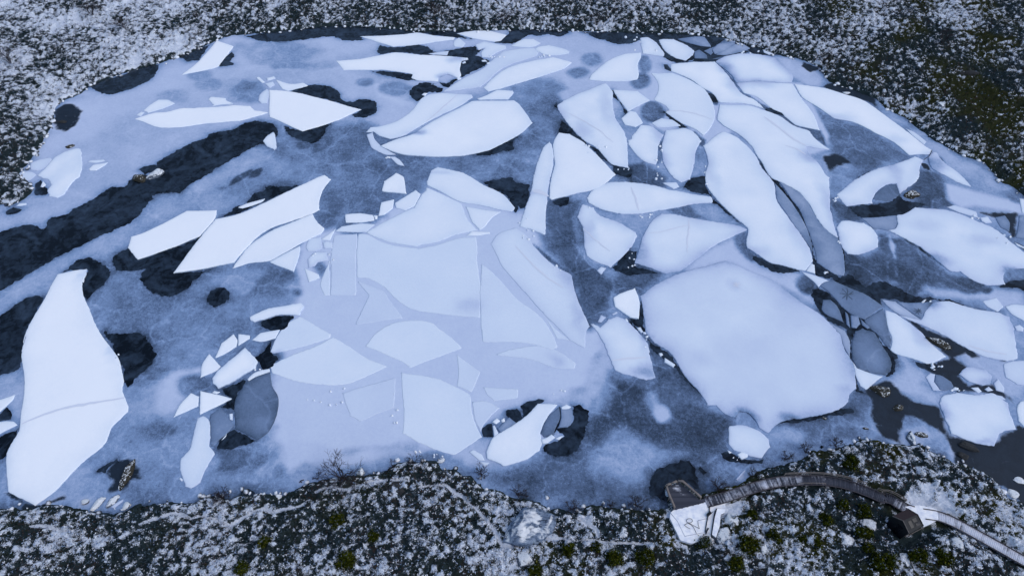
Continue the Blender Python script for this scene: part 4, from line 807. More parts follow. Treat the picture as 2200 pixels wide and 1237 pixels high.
ice_floe|white sharp triangle, right half of the arrowhead pair|1|.04|.5|.2|s|K 1331,432 1440,457 1542,485 1480,518 1330,590
ice_chunk|tiny white flake above the sharp triangle of the arrowhead pair|.98|.04|.3|.16|s|K 1407,445 1425,432 1463,440 1440,454
ice_chunk|white ridge at the top rim of the grey disc floe|.95|.05|.4|.22|s|L 252,510 300,467 345,452 400,442 403,460 300,498 262,522
ice_floe|pale sock-shaped floe standing at the lower left, below the arrowhead pair|.90|.06|1|.15|s|K 1312,612 1350,597 1392,640 1398,740 1390,800 1428,850 1380,930 1330,1040 1268,1080 1232,1068 1202,970 1202,880 1260,820 1290,700
ice_floe|frosty grey slab fused to the upper right of the sock-shaped floe|.55|.08|1.2|.12|c|K 1394,625 1400,590 1460,553 L 85,707 163,815 100,883 20,948 0,958 K 1440,800 1395,790 1402,740
ice_chunk|upright little block right of the frosty grey slab|.9|.05|.3|.2|s|L 132,740 155,737 155,783 137,778
ice_chunk|small bright chip beside the black triangle below the grey disc|.95|.05|.3|.16|s|L 82,913 115,872 112,885 95,905
ice_chunk|little chip at the left foot of the sock-shaped floe|.97|.05|.3|.14|s|K 1190,1015 1200,1005 1215,1020 1210,1033
ice_floe|white spike cut by the left edge, beside the huge left floe|.98|.05|.6|.14|s|K -60,540 0,490 102,457 80,498 0,572 -60,610
ice_floe|lower white spike cut by the left edge, over dark water|.96|.05|.6|.14|s|K -60,665 0,637 80,634 117,659 0,718 -60,760
ice_floe|big slanted white slab beside the round black hole near the bottom centre|.95|.06|1.2|.2|s|M 447,990 490,902 600,832 700,762 790,672 918,680 850,770 805,870 818,930 800,983 720,1038 560,1086 520,1063 452,1038
ice_chunk|narrow chip standing in the small black pool left of the slanted slab|.9|.05|.3|.2|s|M 490,820 502,815 528,868 500,893
ice_chunk|grey clear chip on the upper left side of the slanted slab|.66|.1|.5|.2|c|M 522,840 600,762 648,800 545,868
ice_chunk|white lump above the narrow chip, left of the slanted slab|.97|.05|.4|.22|s|M 485,795 518,768 540,788 512,808
ice_chunk|second white lump between the first one and the grey clear chip|.97|.05|.4|.22|s|M 546,780 568,767 572,793 550,796
ice_floe|sunken grey flank on the right of the slanted slab, facing the black hole|.42|.06|.6|.08|c|M 807,868 852,762 932,690 938,760 908,830 893,890 830,893
ice_chunk|grey cup-shaped chunk capped with snow, standing in the round black hole|.62|.1|.5|.25|c|M 942,700 1012,700 1020,760 990,828 925,833 945,760
ice_chunk|snow cap lump on top of the cup-shaped chunk|.97|.04|.4|.34|s|M 942,698 980,680 1010,697 1000,712 950,712
ice_chunk|white finger-like splinter reaching into the round black hole|.95|.05|.3|.2|s|M 902,905 930,890 962,885 930,913
ice_chunk|lumpy white heap at the lower right edge of the slanted slab|.95|.08|.4|.3|s|M 812,910 845,900 880,878 905,900 850,938 822,938
ice_chunk|pale oval left of the slanted slab, close to the near shore|.88|.05|.6|.1|s|M 332,990 360,977 420,1010 438,1048 400,1048
ice_chunk|pale lump touching the foot of the pale oval near the shore|.86|.05|.5|.1|s|M 397,1052 470,1062 440,1088
ice_chunk|white lump right of the round-bottomed floe's lower edge|.97|.06|.4|.24|s|N 720,1010 750,992 793,1010 790,1028 750,1043
ice_chunk|white splinter left of that lump, in dark water by the near shore|.97|.04|.3|.18|s|N 655,978 685,995 670,1003
ice_chunk|tall pale shard frozen near the shore, left of the boardwalk's curve|.84|.08|.5|.3|s|P 740,385 800,320 830,300 800,345 755,390
ice_chunk|pale ice slab frozen beside the row of white stones at the bottom left shore|.86|.1|.4|.2|s|R 1020,600 1080,560 1145,528 1140,550 1060,610""".strip().split('\n')
# thin or wet places in the snow on the floes: change, tile, centre, radii
STAIN = """-.26 D 1235,1040 110,50
-.16 D 700,560 60,70
-.18 D 640,440 60,45
-.14 D 870,560 120,30
-.2 I 80,620 60,70
-.10 I 705,812 40,30
-.08 N 480,380 90,60
-.3 N 1065,768 60,25
-.34 N 775,750 75,45
-.1 N 1430,580 40,25
-.03 N 700,300 160,80
-.03 I 900,1050 120,70
-.22 O 1010,880 40,50
-.2 O 1290,1085 70,25
-.3 O 930,160 60,30
-.24 J 980,650 70,35
-.34 J 1470,730 70,45
-.14 H 1140,440 40,70
-.12 H 330,940 90,55
-.4 B 1375,880 60,14
-.24 C 250,402 60,22
-.5 C 175,520 48,26
-.3 N 100,465 90,40
-.16 M 1490,240 35,70
-.14 J 680,60 50,60
-.34 E 950,1078 70,50
-.34 L 425,370 38,34
-.14 K 770,140 34,70
-.16 F 545,745 30,30
-.1 C 1230,700 40,120
-.12 D 240,1100 40,80
-.14 D 190,900 40,60
-.12 I 560,60 40,120
-.10 I 1150,480 60,160
-.12 I 860,590 90,40
-.16 H 1000,760 70,60
-.12 M 1060,90 40,110
-.12 H 140,60 90,20
-.12 I 1330,280 40,160
-.14 O 850,360 60,100
-.12 O 1480,300 40,120
-.16 O 1440,860 30,60
-.1 M 920,380 60,40
-.12 C 950,760 50,60
-.14 C 1100,860 60,60
-.12 H 770,200 60,20
-.16 O 1300,680 60,30
-.14 J 1250,520 120,40
-.10 J 900,420 120,50
-.12 E 300,780 120,30
-.10 E 700,930 80,30
-.08 A 440,1120 60,80""".split('\n')
SWD = []
for l in STAIN:
    a = l.split(); cx, cy = map(float, a[2].split(',')); rx, ry = map(float, a[3].split(',')); sc0 = CR[a[1]]
    c = np.array(at(sc0[0] + cx / sc0[2], sc0[1] + cy / sc0[2])); ex = np.array(at(sc0[0] + (cx + rx) / sc0[2], sc0[1] + cy / sc0[2])); ey = np.array(at(sc0[0] + cx / sc0[2], sc0[1] + (cy + ry) / sc0[2]))
    SWD.append((float(a[0]), c, np.linalg.norm(ex - c), np.linalg.norm(ey - c)))
def stain(X, Y):
    t = np.zeros(X.shape); wx = (fbm(X, Y, 2.2, 401, 4) - .5) * 2.4; wy = (fbm(X, Y, 2.2, 411, 4) - .5) * 2.4
    for v, c, rx, ry in SWD: t += v * np.exp(-(((X + wx - c[0]) / rx) ** 2 + ((Y + wy - c[1]) / ry) ** 2) ** 1.3)
    return t
G_F = 'ice floes broken and drifting on the lake'; G_C = 'small broken chunks of ice among the floes'
FO = {}
def make_floe(i, kind, label, tone, rim, rw, h, mt, s):
    P = poly(s); A = 0.5 * np.sum(P[:, 0] * np.roll(P[:, 1], -1) - np.roll(P[:, 0], -1) * P[:, 1])
    if A < 0: P = P[::-1]; A = -A
    rs = np.random.default_rng(i + 100)
    rgh = 1.9 if rim >= .07 and mt == 's' else 1.1
    stp = .30 if A < 12 else .42
    Q = resample(P, stp, rgh * min(.07, .012 * math.sqrt(A)), rs, 34)
    x0, y0 = Q.min(0); x1, y1 = Q.max(0); g = max(.45, min(1.1, math.sqrt(A) / 26)) 
    X, Y = np.meshgrid(np.arange(x0, x1, g), np.arange(y0, y1, g)); X = X.ravel() + rs.uniform(-.2, .2, X.size) * g; Y = Y.ravel() + rs.uniform(-.2, .2, Y.size) * g
    d = sdist(X, Y, Q); k = d > g * .45; ex = list(zip(X[k], Y[k]))
    # a ring just inside the rim lets the edge break down
    tg = np.roll(Q, -1, 0) - np.roll(Q, 1, 0); tg /= np.linalg.norm(tg, axis=1)[:, None] + 1e-9; I = Q + np.stack([-tg[:, 1], tg[:, 0]], 1) * .16
    di = sdist(I[:, 0], I[:, 1], Q); ex = [tuple(p) for p in I[di > .12][::1]] + ex
    V, F = cdt(Q, ex); d = np.abs(sdist(V[:, 0], V[:, 1], Q))
    cx, cy = P.mean(0)
    hgt0 = h
    if h <= .05: h *= .35
    top = h + .0013 * (i % 17)
    big = math.sqrt(A) > 3
    tilt = rs.uniform(-1, 1, 2) * (.012 if big else .04) * min(1, h * 6)
    z = top - min(.06, h * .45) * np.exp(-d / .12) + ((fbm(V[:, 0], V[:, 1], 2.5, i, 3) - .5) * .10 * min(1, h * 4) * np.clip(d / .8, 0, 1)) + (V - [cx, cy]) @ tilt * (.5 if big else 1)
    z = np.maximum(z, min(h * .4, .02) + .004 + .0007 * (i % 9))
    asym = .5 + .9 * vnoise(V[:, 0], V[:, 1], 4.5, i + 3)
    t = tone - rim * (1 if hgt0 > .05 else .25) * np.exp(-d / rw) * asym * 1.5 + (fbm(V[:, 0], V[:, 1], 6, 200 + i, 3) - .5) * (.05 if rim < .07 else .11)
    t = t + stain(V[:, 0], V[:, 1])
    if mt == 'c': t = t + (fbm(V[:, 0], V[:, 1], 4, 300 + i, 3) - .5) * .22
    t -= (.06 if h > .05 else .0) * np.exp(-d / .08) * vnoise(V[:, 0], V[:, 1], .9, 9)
    nV = len(V); nq = len(Q)
    # skirt down the broken side
    e = {}
    t0 = t.copy()
    for f in F:
        for a, b in ((f[0], f[1]), (f[1], f[2]), (f[2], f[0])): e[(a, b)] = 1
    bd = [(a, b) for a, b in e if (b, a) not in e]
    ring = sorted({a for a, b in bd} | {b for a, b in bd}); mp = {v: nV + j for j, v in enumerate(ring)}
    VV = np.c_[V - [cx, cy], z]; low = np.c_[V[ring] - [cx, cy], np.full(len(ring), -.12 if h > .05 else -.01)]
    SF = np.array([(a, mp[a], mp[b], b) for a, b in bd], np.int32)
    me = npmesh(kind, np.r_[VV, low], [F, SF], {'tone': np.clip(np.r_[t, t[ring] - (.22 if h > .05 else .0)], .02, 1)})  # skirt tone lowered: shade on the floe's sides is put into the colour
    sm = np.ones(len(me.polygons), bool); sm[len(F):] = False; me.polygons.foreach_set('use_smooth', sm)
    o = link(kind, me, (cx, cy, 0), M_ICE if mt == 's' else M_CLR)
    setp(o, label, 'ice floe' if kind == 'ice_floe' else 'ice chunk', G_F if kind == 'ice_floe' else G_C)
    FO[label] = (o, top, P)
    return o
for i, l in enumerate(FL):
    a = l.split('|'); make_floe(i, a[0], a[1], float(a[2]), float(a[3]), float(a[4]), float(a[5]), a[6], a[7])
def find(lbl): return next(v for k, v in FO.items() if k.startswith(lbl))
def ribbon(owner, s, wd, name, mat, dz=.03, taper=True):
    """a crack or healed seam lying in a floe's top"""
    o, top, _ = find(owner); P = poly(s); Q = [P[0]]
    for a, b in zip(P[:-1], P[1:]):
        n = max(1, int(np.linalg.norm(b - a) / .8))
        for j in range(1, n + 1): Q.append(a + (b - a) * j / n + rng.normal(0, .05, 2) * (j < n))
    Q = np.array(Q); tg = np.gradient(Q, axis=0); tg /= np.linalg.norm(tg, axis=1)[:, None] + 1e-9; nn = np.stack([-tg[:, 1], tg[:, 0]], 1)
    wv = wd * (np.sin(np.linspace(.15, math.pi - .15, len(Q))) ** .5 if taper else np.ones(len(Q))) * rng.uniform(.7, 1.2, len(Q))
    L = Q + nn * wv[:, None] / 2; Rr = Q - nn * wv[:, None] / 2; z = top + dz + .03
    # follow the top of the floe
    ov = np.array([v.co[:] for v in o.data.vertices]); ov[:, 0] += o.location.x; ov[:, 1] += o.location.y; ov = ov[ov[:, 2] > -.1]
    def zz(p): return float(ov[np.argmin((ov[:, 0] - p[0]) ** 2 + (ov[:, 1] - p[1]) ** 2), 2])
    V = []
    for l, r in zip(L, Rr):
        h = max(zz(l), zz(r)) + dz
        for p in (l, r): V.append((p[0] - o.location.x, p[1] - o.location.y, h))
    n = len(Q); F = np.array([(2*k, 2*k+1, 2*k+3, 2*k+2) for k in range(n - 1)], np.int32)
    return link(name, npmesh(name, V, [F]), mat=mat, parent=o)
ribbon('huge white floe', 'K 150,655 300,590 450,545 600,515 740,495 830,478', .5, 'seam', M_SOFTCRACK)
ribbon('tall triangular', 'C 960,740 1080,800 1200,870 1290,950', .3, 'seam', M_SOFTCRACK)
ribbon('shield-shaped', 'H 1090,440 1180,520 1270,590', .3, 'seam', M_SOFTCRACK)
ribbon('fish-shaped', 'I 402,368 398,450 390,520 392,600', .28, 'crack', M_SOFTCRACK)
ribbon('fish-shaped', 'I 398,415 300,440 200,465 120,470', .22, 'crack', M_SOFTCRACK)
ribbon('ragged squarish', 'M 1285,385 1400,372 1510,365', .4, 'seam', M_SOFTCRACK)
ribbon('lens-shaped white', 'H 1410,165 1440,240 1460,320', .4, 'seam', M_SOFTCRACK)
ribbon('narrow blade', 'H 748,185 800,195 862,225', 1.2, 'seam', M_SOFTCRACK)
ribbon('long slanting', 'H 640,550 760,680 860,770 960,830', .35, 'seam', M_SOFTCRACK)
ribbon('fan-shaped pale', 'D 250,740 350,740 450,760 560,800', .3, 'seam', M_SOFTCRACK)
ribbon('very long plate', 'D 900,780 1000,850 1100,930 1180,970', .6, 'seam', M_SOFTCRACK)
ribbon('very long plate', 'D 1040,970 1110,990 1180,1030', .4, 'seam', M_SOFTCRACK)
ribbon('curved upper half', 'C 260,630 190,690 100,770 50,810', .4, 'seam', M_SOFTCRACK)
ribbon('long pale floe', 'O 1180,440 1300,480 1430,500', .3, 'seam', M_SOFTCRACK)
for own, c, rr in (('grey clear slab bearing', 'O 372,105', 50), ('grey star-cracked', 'O 838,212', 30), ('giant rounded', 'I 715,812', 34)):
    X0, Y0 = (float(v) for v in c.split()[1].split(','))
    for k in range(8):
        a = k * math.tau / 8 + rng.uniform(-.25, .25); r = rr * rng.uniform(.7, 1.2); tl = c[0]
        ribbon(own, '%s %f,%f %f,%f %f,%f' % (tl, X0, Y0, X0 + r * .5 * math.cos(a + .1), Y0 + r * .4 * math.sin(a + .1), X0 + r * math.cos(a), Y0 + r * .8 * math.sin(a)), .24, 'star_crack', M_CRACK if own[0] != 'g' or own[1] == 'r' else M_SOFTCRACK)

# crumbs of broken ice in the gaps: each one an object, alike within its cluster
CRU = """H|1412,650|24,60|6|bits of ice in the black gap between shield-shaped and fish-shaped floes
N|118,270|14,70|6|bits of ice along the ragged squarish floe's upper right edge
D|205,1130|24,70|7|bits of ice in the gap left of the upright blocky floe
C|1160,985|80,40|7|bits of ice between the tall triangular floe and the sail-shaped floe
I|100,350|60,14|6|bits of ice under the lower edge of the lens-shaped floe
H|715,440|60,70|9|bits of broken ice at the foot of the narrow blade-shaped floe
H|900,690|40,26|5|bits of ice on the outer edge of the long slanting plate
M|940,610|60,30|5|bits of ice above the slanted slab at the bottom centre
C|510,378|60,14|6|bits of ice along the lower rim of the pale crumbly floe
C|845,375|50,10|5|bits of ice in the notch of the jammed pile near the far shore
D|120,340|90,10|5|bits of ice under the small four-sided floe at the far shore
C|1420,270|50,30|5|bits of ice left of the small four-sided floe at the far shore
B|640,1075|30,8|0|x
L|770,660|130,120|8|tiny snow lumps on the frozen centre below the pointed plates
L|1240,720|30,110|5|tiny snow lumps beside the large lower fan plate
I|1285,735|40,10|4|bits of ice in the dark strip under the second long plate's foot
J|900,920|30,8|4|bits of ice on the upper edge of the long pale floe
J|1250,360|60,20|4|bits of ice around the pale slat near the right edge
O|960,590|40,30|5|bits of ice at the lower tip of the white pointed floe
C|1350,1130|50,10|4|bits of ice at the foot of the tall triangular floe
M|1190,150|30,20|0|x
B|1190,1045|20,10|3|bits of ice at the left tip of the large lens-shaped floe
T|20,85|60,12|6|snow-covered ice bits on the near shore under the large lower fan plate
T|190,130|50,20|5|snow-covered ice bits beside the flat snowy slab at the near shore
S|560,470|130,18|5|snow-covered bits on the shore left of the small white boulder
D|216,990|10,50|4|bits of ice in the gap between the five-sided and upright blocky floes
I|512,90|8,70|4|bits of ice on the left edge of the second long plate
J|290,240|24,26|4|bits of ice off the left point of the arm-shaped floe
G|740,625|90,40|6|bits of ice among the rounded lumps left of the frozen centre
K|775,215|18,60|4|bits of ice on the huge white floe's right edge
F|562,775|12,20|3|bits of ice at the huge white floe's upper tip
D|805,348|70,8|4|bits of ice along the top plate's upper edge
I|1395,520|10,40|3|bits of ice right of the clear grey strip's foot
J|1420,510|60,30|4|bits of ice in black water left of the slim sliver
N|700,1040|40,14|3|bits of ice under the round-bottomed floe near the boardwalk
O|1120,745|80,10|4|bits of ice along the top of the large low floe
L|330,470|30,30|3|bits of ice beside the steep leaning white block
H|1180,300|70,24|4|bits of ice between the lens-shaped and shield-shaped floes
R|1130,640|90,26|6|small snowy bits among the shore stones at the bottom left""".split('\n')
for i, l in enumerate(CRU):
    a = l.split('|')
    if a[4] == 'x': continue
    s_ = CR[a[0]][2]; X0, Y0 = (float(v) for v in a[1].split(',')); sx_, sy_ = (float(v) for v in a[2].split(','))
    cl = []
    for k in range(int(a[3])):
        u, v = X0 + rng.uniform(-1, 1) * sx_, Y0 + rng.uniform(-1, 1) * sy_; r = rng.uniform(4, 10) * (s_ / 3.092); n = 6; ph = rng.random() * 6
        st = a[0] + ' ' + ' '.join('%f,%f' % (u + r * rng.uniform(.7, 1.5) * math.cos(ph + q * math.tau / n), v + r * rng.uniform(.5, 1) * math.sin(ph + q * math.tau / n)) for q in range(n))
        P = poly(st); A = .5 * np.sum(P[:, 0] * np.roll(P[:, 1], -1) - np.roll(P[:, 0], -1) * P[:, 1]); P = P if A > 0 else P[::-1]
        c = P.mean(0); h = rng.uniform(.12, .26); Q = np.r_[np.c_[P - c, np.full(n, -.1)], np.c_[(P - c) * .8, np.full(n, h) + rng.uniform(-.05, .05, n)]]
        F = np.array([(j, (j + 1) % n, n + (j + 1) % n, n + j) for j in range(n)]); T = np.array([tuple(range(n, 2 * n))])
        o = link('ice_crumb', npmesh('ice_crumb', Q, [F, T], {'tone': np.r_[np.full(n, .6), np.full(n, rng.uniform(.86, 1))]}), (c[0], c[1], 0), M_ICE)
        cl.append((c[0], o))
    ORD = 'leftmost,second,third,fourth,fifth,sixth,seventh,eighth,ninth'.split(',')
    for k, (_, o) in enumerate(sorted(cl, key=lambda q: q[0])):
        w_ = ORD[k] + ('' if k == 0 else ' from left'); lb = a[4]
        for u_, v_ in (('tiny snow lumps', 'tiny snow lump'), ('snow-covered ice bits', 'snow-covered ice bit'), ('snow-covered bits', 'snow-covered bit'), ('small snowy bits', 'small snowy bit'), ('bits of broken ice', 'broken ice bit'), ('bits of ice', 'ice bit')):
            if lb.startswith(u_): lb = w_ + ' ' + v_ + lb[len(u_):]; break
        assert len(lb.split()) <= 16, lb
        setp(o, lb, 'ice crumb', a[4])
# ================================================================ rocks
from mathutils import noise as mn
def rock_mat(name, base, base2, amt, scale=1.2):
    m, t, b = newmat(name, .85, .2); gn = t.nodes.new('ShaderNodeNewGeometry'); g = gn.outputs['Position']
    sx = t.nodes.new('ShaderNodeSeparateXYZ'); t.links.new(gn.outputs['Normal'], sx.inputs[0])
    n = noise(t, g, 3.2, 7, .4, .7); n2 = noise(t, g, .8, 4)
    f = math_(t, 'ADD', math_(t, 'MULTIPLY', sx.outputs['Z'], .8), math_(t, 'MULTIPLY', math_(t, 'SUBTRACT', n, .5), scale))
    f = ramp(t, math_(t, 'ADD', f, amt), [(.48, (0,0,0,1)), (.62, (1,1,1,1))])
    rk = mixc(t, noise(t, g, 2.2, 7, .5, .7), alb(*base), alb(*base2))
    sn = mixc(t, n, alb(176, 192, 226), alb(222, 231, 250))
    t.links.new(mixc(t, f, rk, sn), b.inputs['Base Color']); bump(t, b, noise(t, g, 2.5, 8, 1.0, .7), 1, .3); return m
def boulder_mat():
    m, t, b = newmat('streaked_boulder', .8, .2); gn = t.nodes.new('ShaderNodeNewGeometry'); g = gn.outputs['Position']
    mp = t.nodes.new('ShaderNodeMapping'); t.links.new(g, mp.inputs[0]); mp.inputs['Rotation'].default_value = (0, 0, R(52)); mp.inputs['Scale'].default_value = (.55, 1.4, .9)
    n = noise(t, mp.outputs[0], 1.1, 8, .5, .7); n2 = noise(t, g, .35, 3, .5); sx = t.nodes.new('ShaderNodeSeparateXYZ'); t.links.new(gn.outputs['Normal'], sx.inputs[0])
    c = ramp(t, n, [(.36, alb(34, 46, 70)), (.46, alb(84, 104, 142)), (.66, alb(136, 156, 194))])
    f = ramp(t, math_(t, 'ADD', math_(t, 'MULTIPLY', sx.outputs['Z'], .35), math_(t, 'ADD', math_(t, 'MULTIPLY', n2, .8), math_(t, 'MULTIPLY', n, .4))), [(.90, (0,0,0,1)), (1, (.85,.85,.85,1))])
    t.links.new(mixc(t, f, c, alb(206, 218, 246)), b.inputs['Base Color']); bump(t, b, n, 1, .5); return m
M_RS = rock_mat('snowy_rock', (34,42,58), (104,120,152), -.02, 1.7); M_RM = rock_mat('mossy_rock', (16,19,22), (64,64,62), -.30, 2.4); M_RB = boulder_mat()
M_RC = rock_mat('snow_capped_rock', (40,46,60), (110,120,150), .30, .8); M_RD = rock_mat('dark_rock', (20,24,30), (60,64,74), -.45, 1.0)
RK = """s|T|980,1080|78,85|-10|.8|snowy round boulder just below the huge grey boulder
s|T|1880,848|50,62|10|.8|small pale angular boulder beside the snowy trail, right of the huge grey boulder
d|S|1740,440|95,62|10|.8|dark rock with a snow-covered right shoulder on the near bank, left of centre
c|S|1403,275|38,38|0|.9|snow-capped rock standing at the ice edge right of the bare tree
s|S|1140,358|46,34|0|.8|rounded snowy rock at the shore just left of the bare tree
c|S|640,500|30,26|0|.9|small white boulder on the near shore, bottom left quarter
s|S|1235,980|34,38|0|.8|small round boulder ringed by a dark gap on the bottom bank
s|S|1130,1110|44,40|0|.7|low snowy boulder near the bottom edge, left of the ringed one
c|P|700,742|72,58|-8|.8|flat-topped boulder with a thick snow slab, right of the snowy terrace
s|P|650,890|84,78|20|.6|low lumpy snowy boulder below the flat-topped one by the terrace
s|P|990,1030|62,66|0|.8|upright snow-streaked boulder between two green bushes, below the boardwalk
s|P|1730,930|88,62|12|.7|broad snowy boulder below the boardwalk, halfway to the black hut
s|Q|500,780|78,48|10|.6|snow-dusted boulder left of the black hut
s|Q|800,1085|42,70|0|.7|tall narrow snowy boulder below the black hut
s|Q|1280,945|82,56|25|.6|snowy boulder between the right walkway and the black hut's lower side
c|R|783,547|34,28|-20|.6|small white stone at the bottom left shore, first of a row in the ice
c|R|905,560|30,76|32|.6|long white stone leaning right, second in the row at the bottom left shore
s|R|1040,545|34,60|35|.6|speckled stone with a white tip, in the row at the bottom left shore
c|R|1167,575|30,34|0|.7|round white stone at the right end of the row at the bottom left shore
c|R|1185,655|28,42|10|.7|white upright stone on the bank just under the row of shore stones
s|R|1095,680|40,26|0|.6|half-buried snowy stone on the bank under the row of shore stones
m|R|1172,300|44,142|6|.55|long narrow mossy rock rising upright out of a dark pool at the lower left
m|F|920,98|52,30|28|.8|mossy left half of the rock pair on the edge of the long dark channel
s|F|1035,75|56,34|-32|.7|snowy right half of the rock pair on the edge of the long dark channel
m|O|600,738|62,36|22|.7|dark oval rock below the grey clear oval floe
m|O|982,420|78,30|38|.7|long mossy rock beside the white pointed floe
m|O|712,850|36,20|-15|.6|small mossy rock in the muddy shallows near the lower right shore
m|J|797,207|52,30|-8|.7|round snow-streaked rock beside the sunken grey bay on the right
d|O|1183,1108|54,26|22|.7|dark egg-shaped rock on the thin ice near the lower right shore
d|O|1145,1165|46,20|28|.6|second dark rock just below the egg-shaped one
s|O|800,1060|26,52|-8|.8|pointed snowy rock at the lower right shoreline
m|O|865,1028|40,16|12|.6|flat dark rock above the pointed snowy rock at the shoreline
s|E|1000,700|34,26|0|.8|rounded snowy boulder on the dark slope of the right bank
d|E|1180,490|66,24|12|.8|dark ledge with a snow line on the upper right slope
c|T|210,165|38,18|-25|.6|flat snowy slab at the ice edge near the bottom centre
s|T|90,245|46,30|20|.8|craggy snow-speckled outcrop above the bottom centre shore
s|T|1640,615|40,16|8|.7|low snowy stone at the shore between the huge grey boulder and the platform
c|N|400,1180|0,0|0|0|x
m|A|460,970|30,14|-20|.6|small dark stone poking through the ice near the left bank
d|A|405,805|34,12|4|.6|dark flat stone at the end of a spit in the left shore pool
s|Q|1340,175|0,0|0|0|x
s|E|1090,690|22,10|0|.8|tiny ledge of snow right of the rounded boulder on the right bank
c|E|370,612|24,12|5|.3|white stone ring in the brown shore pool of the right bank
c|Q|1830,385|50,26|10|.25|low snowy hummock standing in the brown water at the right edge
c|Q|1765,500|50,36|20|.3|snowy hummock at the water's edge in the bottom right corner
m|O|500,985|20,8|15|.5|little rock tip in the muddy shallows, left of the mossy ones
m|O|222,918|16,9|10|.5|little rock tip just under the lower edge of the giant round floe""".split('\n')
M_R = dict(s=M_RS, m=M_RM, b=M_RB, c=M_RC, d=M_RD)
def make_rock(seed, cx, cy, cz, rx, ry, rz, ang, mat, name='boulder', sub=4, amp=.34, cut=True):
    bm = bmesh.new(); bmesh.ops.create_icosphere(bm, subdivisions=sub, radius=1); rs = random.Random(seed); off = Vector((seed * 3.7, seed * 1.3, 0))
    pl = [(Vector((rs.gauss(0,1), rs.gauss(0,1), rs.gauss(0,.8))).normalized(), rs.uniform(.62, .92)) for _ in range(11)] if cut else []
    for v in bm.verts:
        p = v.co.copy(); r = 1 + amp * (mn.fractal(p * 1.1 + off, .8, 2.1, 4)) * .9
        p *= r
        for n, d in pl:
            e = p.dot(n) - d
            if e > 0: p -= n * e * .85
        p += p.normalized() * .05 * mn.fractal(p * 4 + off, 1, 2, 3)
        v.co = (p.x * rx, p.y * ry, max(p.z, -.35) * rz)
    bmesh.ops.rotate(bm, verts=bm.verts, matrix=Matrix.Rotation(ang, 3, 'Z')); me = bpy.data.meshes.new(name); bm.to_mesh(me); bm.free()
    me.polygons.foreach_set('use_smooth', np.ones(len(me.polygons), bool))
    return link(name, me, (cx, cy, cz), mat)
for i, l in enumerate(RK):
    a = l.split('|')
    if a[6] == 'x': continue
    s = CR[a[1]][2]; rx, ry = (float(v) / s for v in a[3].split(','))
    X0, Y0, _ = ground(a[1] + ' ' + a[2])[0]; z = max(zh(X0, Y0), 0); X0, Y0 = at(*px(a[1] + ' ' + a[2])[0], z + .3)
    dep = (H * math.sin(R(PITCH)) + Y0 * math.cos(R(PITCH))); mpp = dep / FPX; hh = float(a[5])
    o = make_rock(i + 3, X0, Y0, z - .05 * (z > 0), rx * mpp * 1.12, ry * mpp * 1.25, min(rx, ry) * mpp * 1.1 * hh + .25 * hh, -R(float(a[4])), M_R[a[0]])
    setp(o, a[6], 'rock', 'rocks and boulders on the banks and in the lake')
X0, Y0, z = ground('T 985,775')[0]; X0, Y0 = at(*px('T 985,780')[0], 1.6)
o = make_rock(91, X0, Y0, z - .1, 4.9, 3.3, 3.4, R(38), M_RB, sub=5, amp=.30); setp(o, 'huge grey streaked boulder with a bluish face, biggest rock on the near bank', 'rock', 'rocks and boulders on the banks and in the lake')

# ================================================================ plants
def tube(VV, FF, p, q, r0, r1):
    d = (q - p); L = d.length
    if L < 1e-5: return
    d /= L; u = d.orthogonal().normalized(); v = d.cross(u); b = len(VV)
    for c, r in ((p, r0), (q, r1)):
        for k in range(3): a = k * math.tau / 3; VV.append(tuple(c + (u * math.cos(a) + v * math.sin(a)) * r))
    for k in range(3): FF.append((b + k, b + (k + 1) % 3, b + 3 + (k + 1) % 3, b + 3 + k))
def bare_tree(kind, cx, cy, cz, h, spread, seed, label, cat, stems=3, dens=1.0, grp='bare shrubs and small trees on the banks'):
    rs = random.Random(seed); root = empty(kind, (cx, cy, cz)); TV, TF, BV, BF = [], [], [], []
    def grow(p, d, L, r, lev):
        q = p + d * L * .5 + Vector((rs.gauss(0, .06), rs.gauss(0, .06), rs.gauss(0, .03))) * L; e = q + (d + Vector((rs.gauss(0, .18), rs.gauss(0, .18), .05))) * L * .5
        V, F = (TV, TF) if lev == 0 else (BV, BF)
        tube(V, F, p, q, r, r * .85); tube(V, F, q, e, r * .85, r * .65)
        if lev >= 4: return
        n = rs.choice((2, 3, 3)) if lev < 3 else int(2 + dens)
        for k in range(n):
            nd = (d + Vector((rs.gauss(0, .55), rs.gauss(0, .55), rs.gauss(.05, .25)))).normalized()
            grow(q.lerp(e, rs.uniform(.1, 1)), nd, L * rs.uniform(.6, .85), max(r * .58, .02), lev + 1)
    for k in range(stems):
        a = k * math.tau / stems + rs.random(); d = Vector((math.cos(a) * spread / h * .7, math.sin(a) * spread / h * .7, .8)).normalized()
        grow(Vector((0, 0, -.1)), d, h * .38, .045 + .012 * h, 0)
    for nm, V, F in (('trunk', TV, TF), ('branches', BV, BF)):
        me = bpy.data.meshes.new(nm); me.from_pydata(V, [], F); link(nm, me, mat=M_TWIG, parent=root)
    setp(root, label, cat, grp); return root
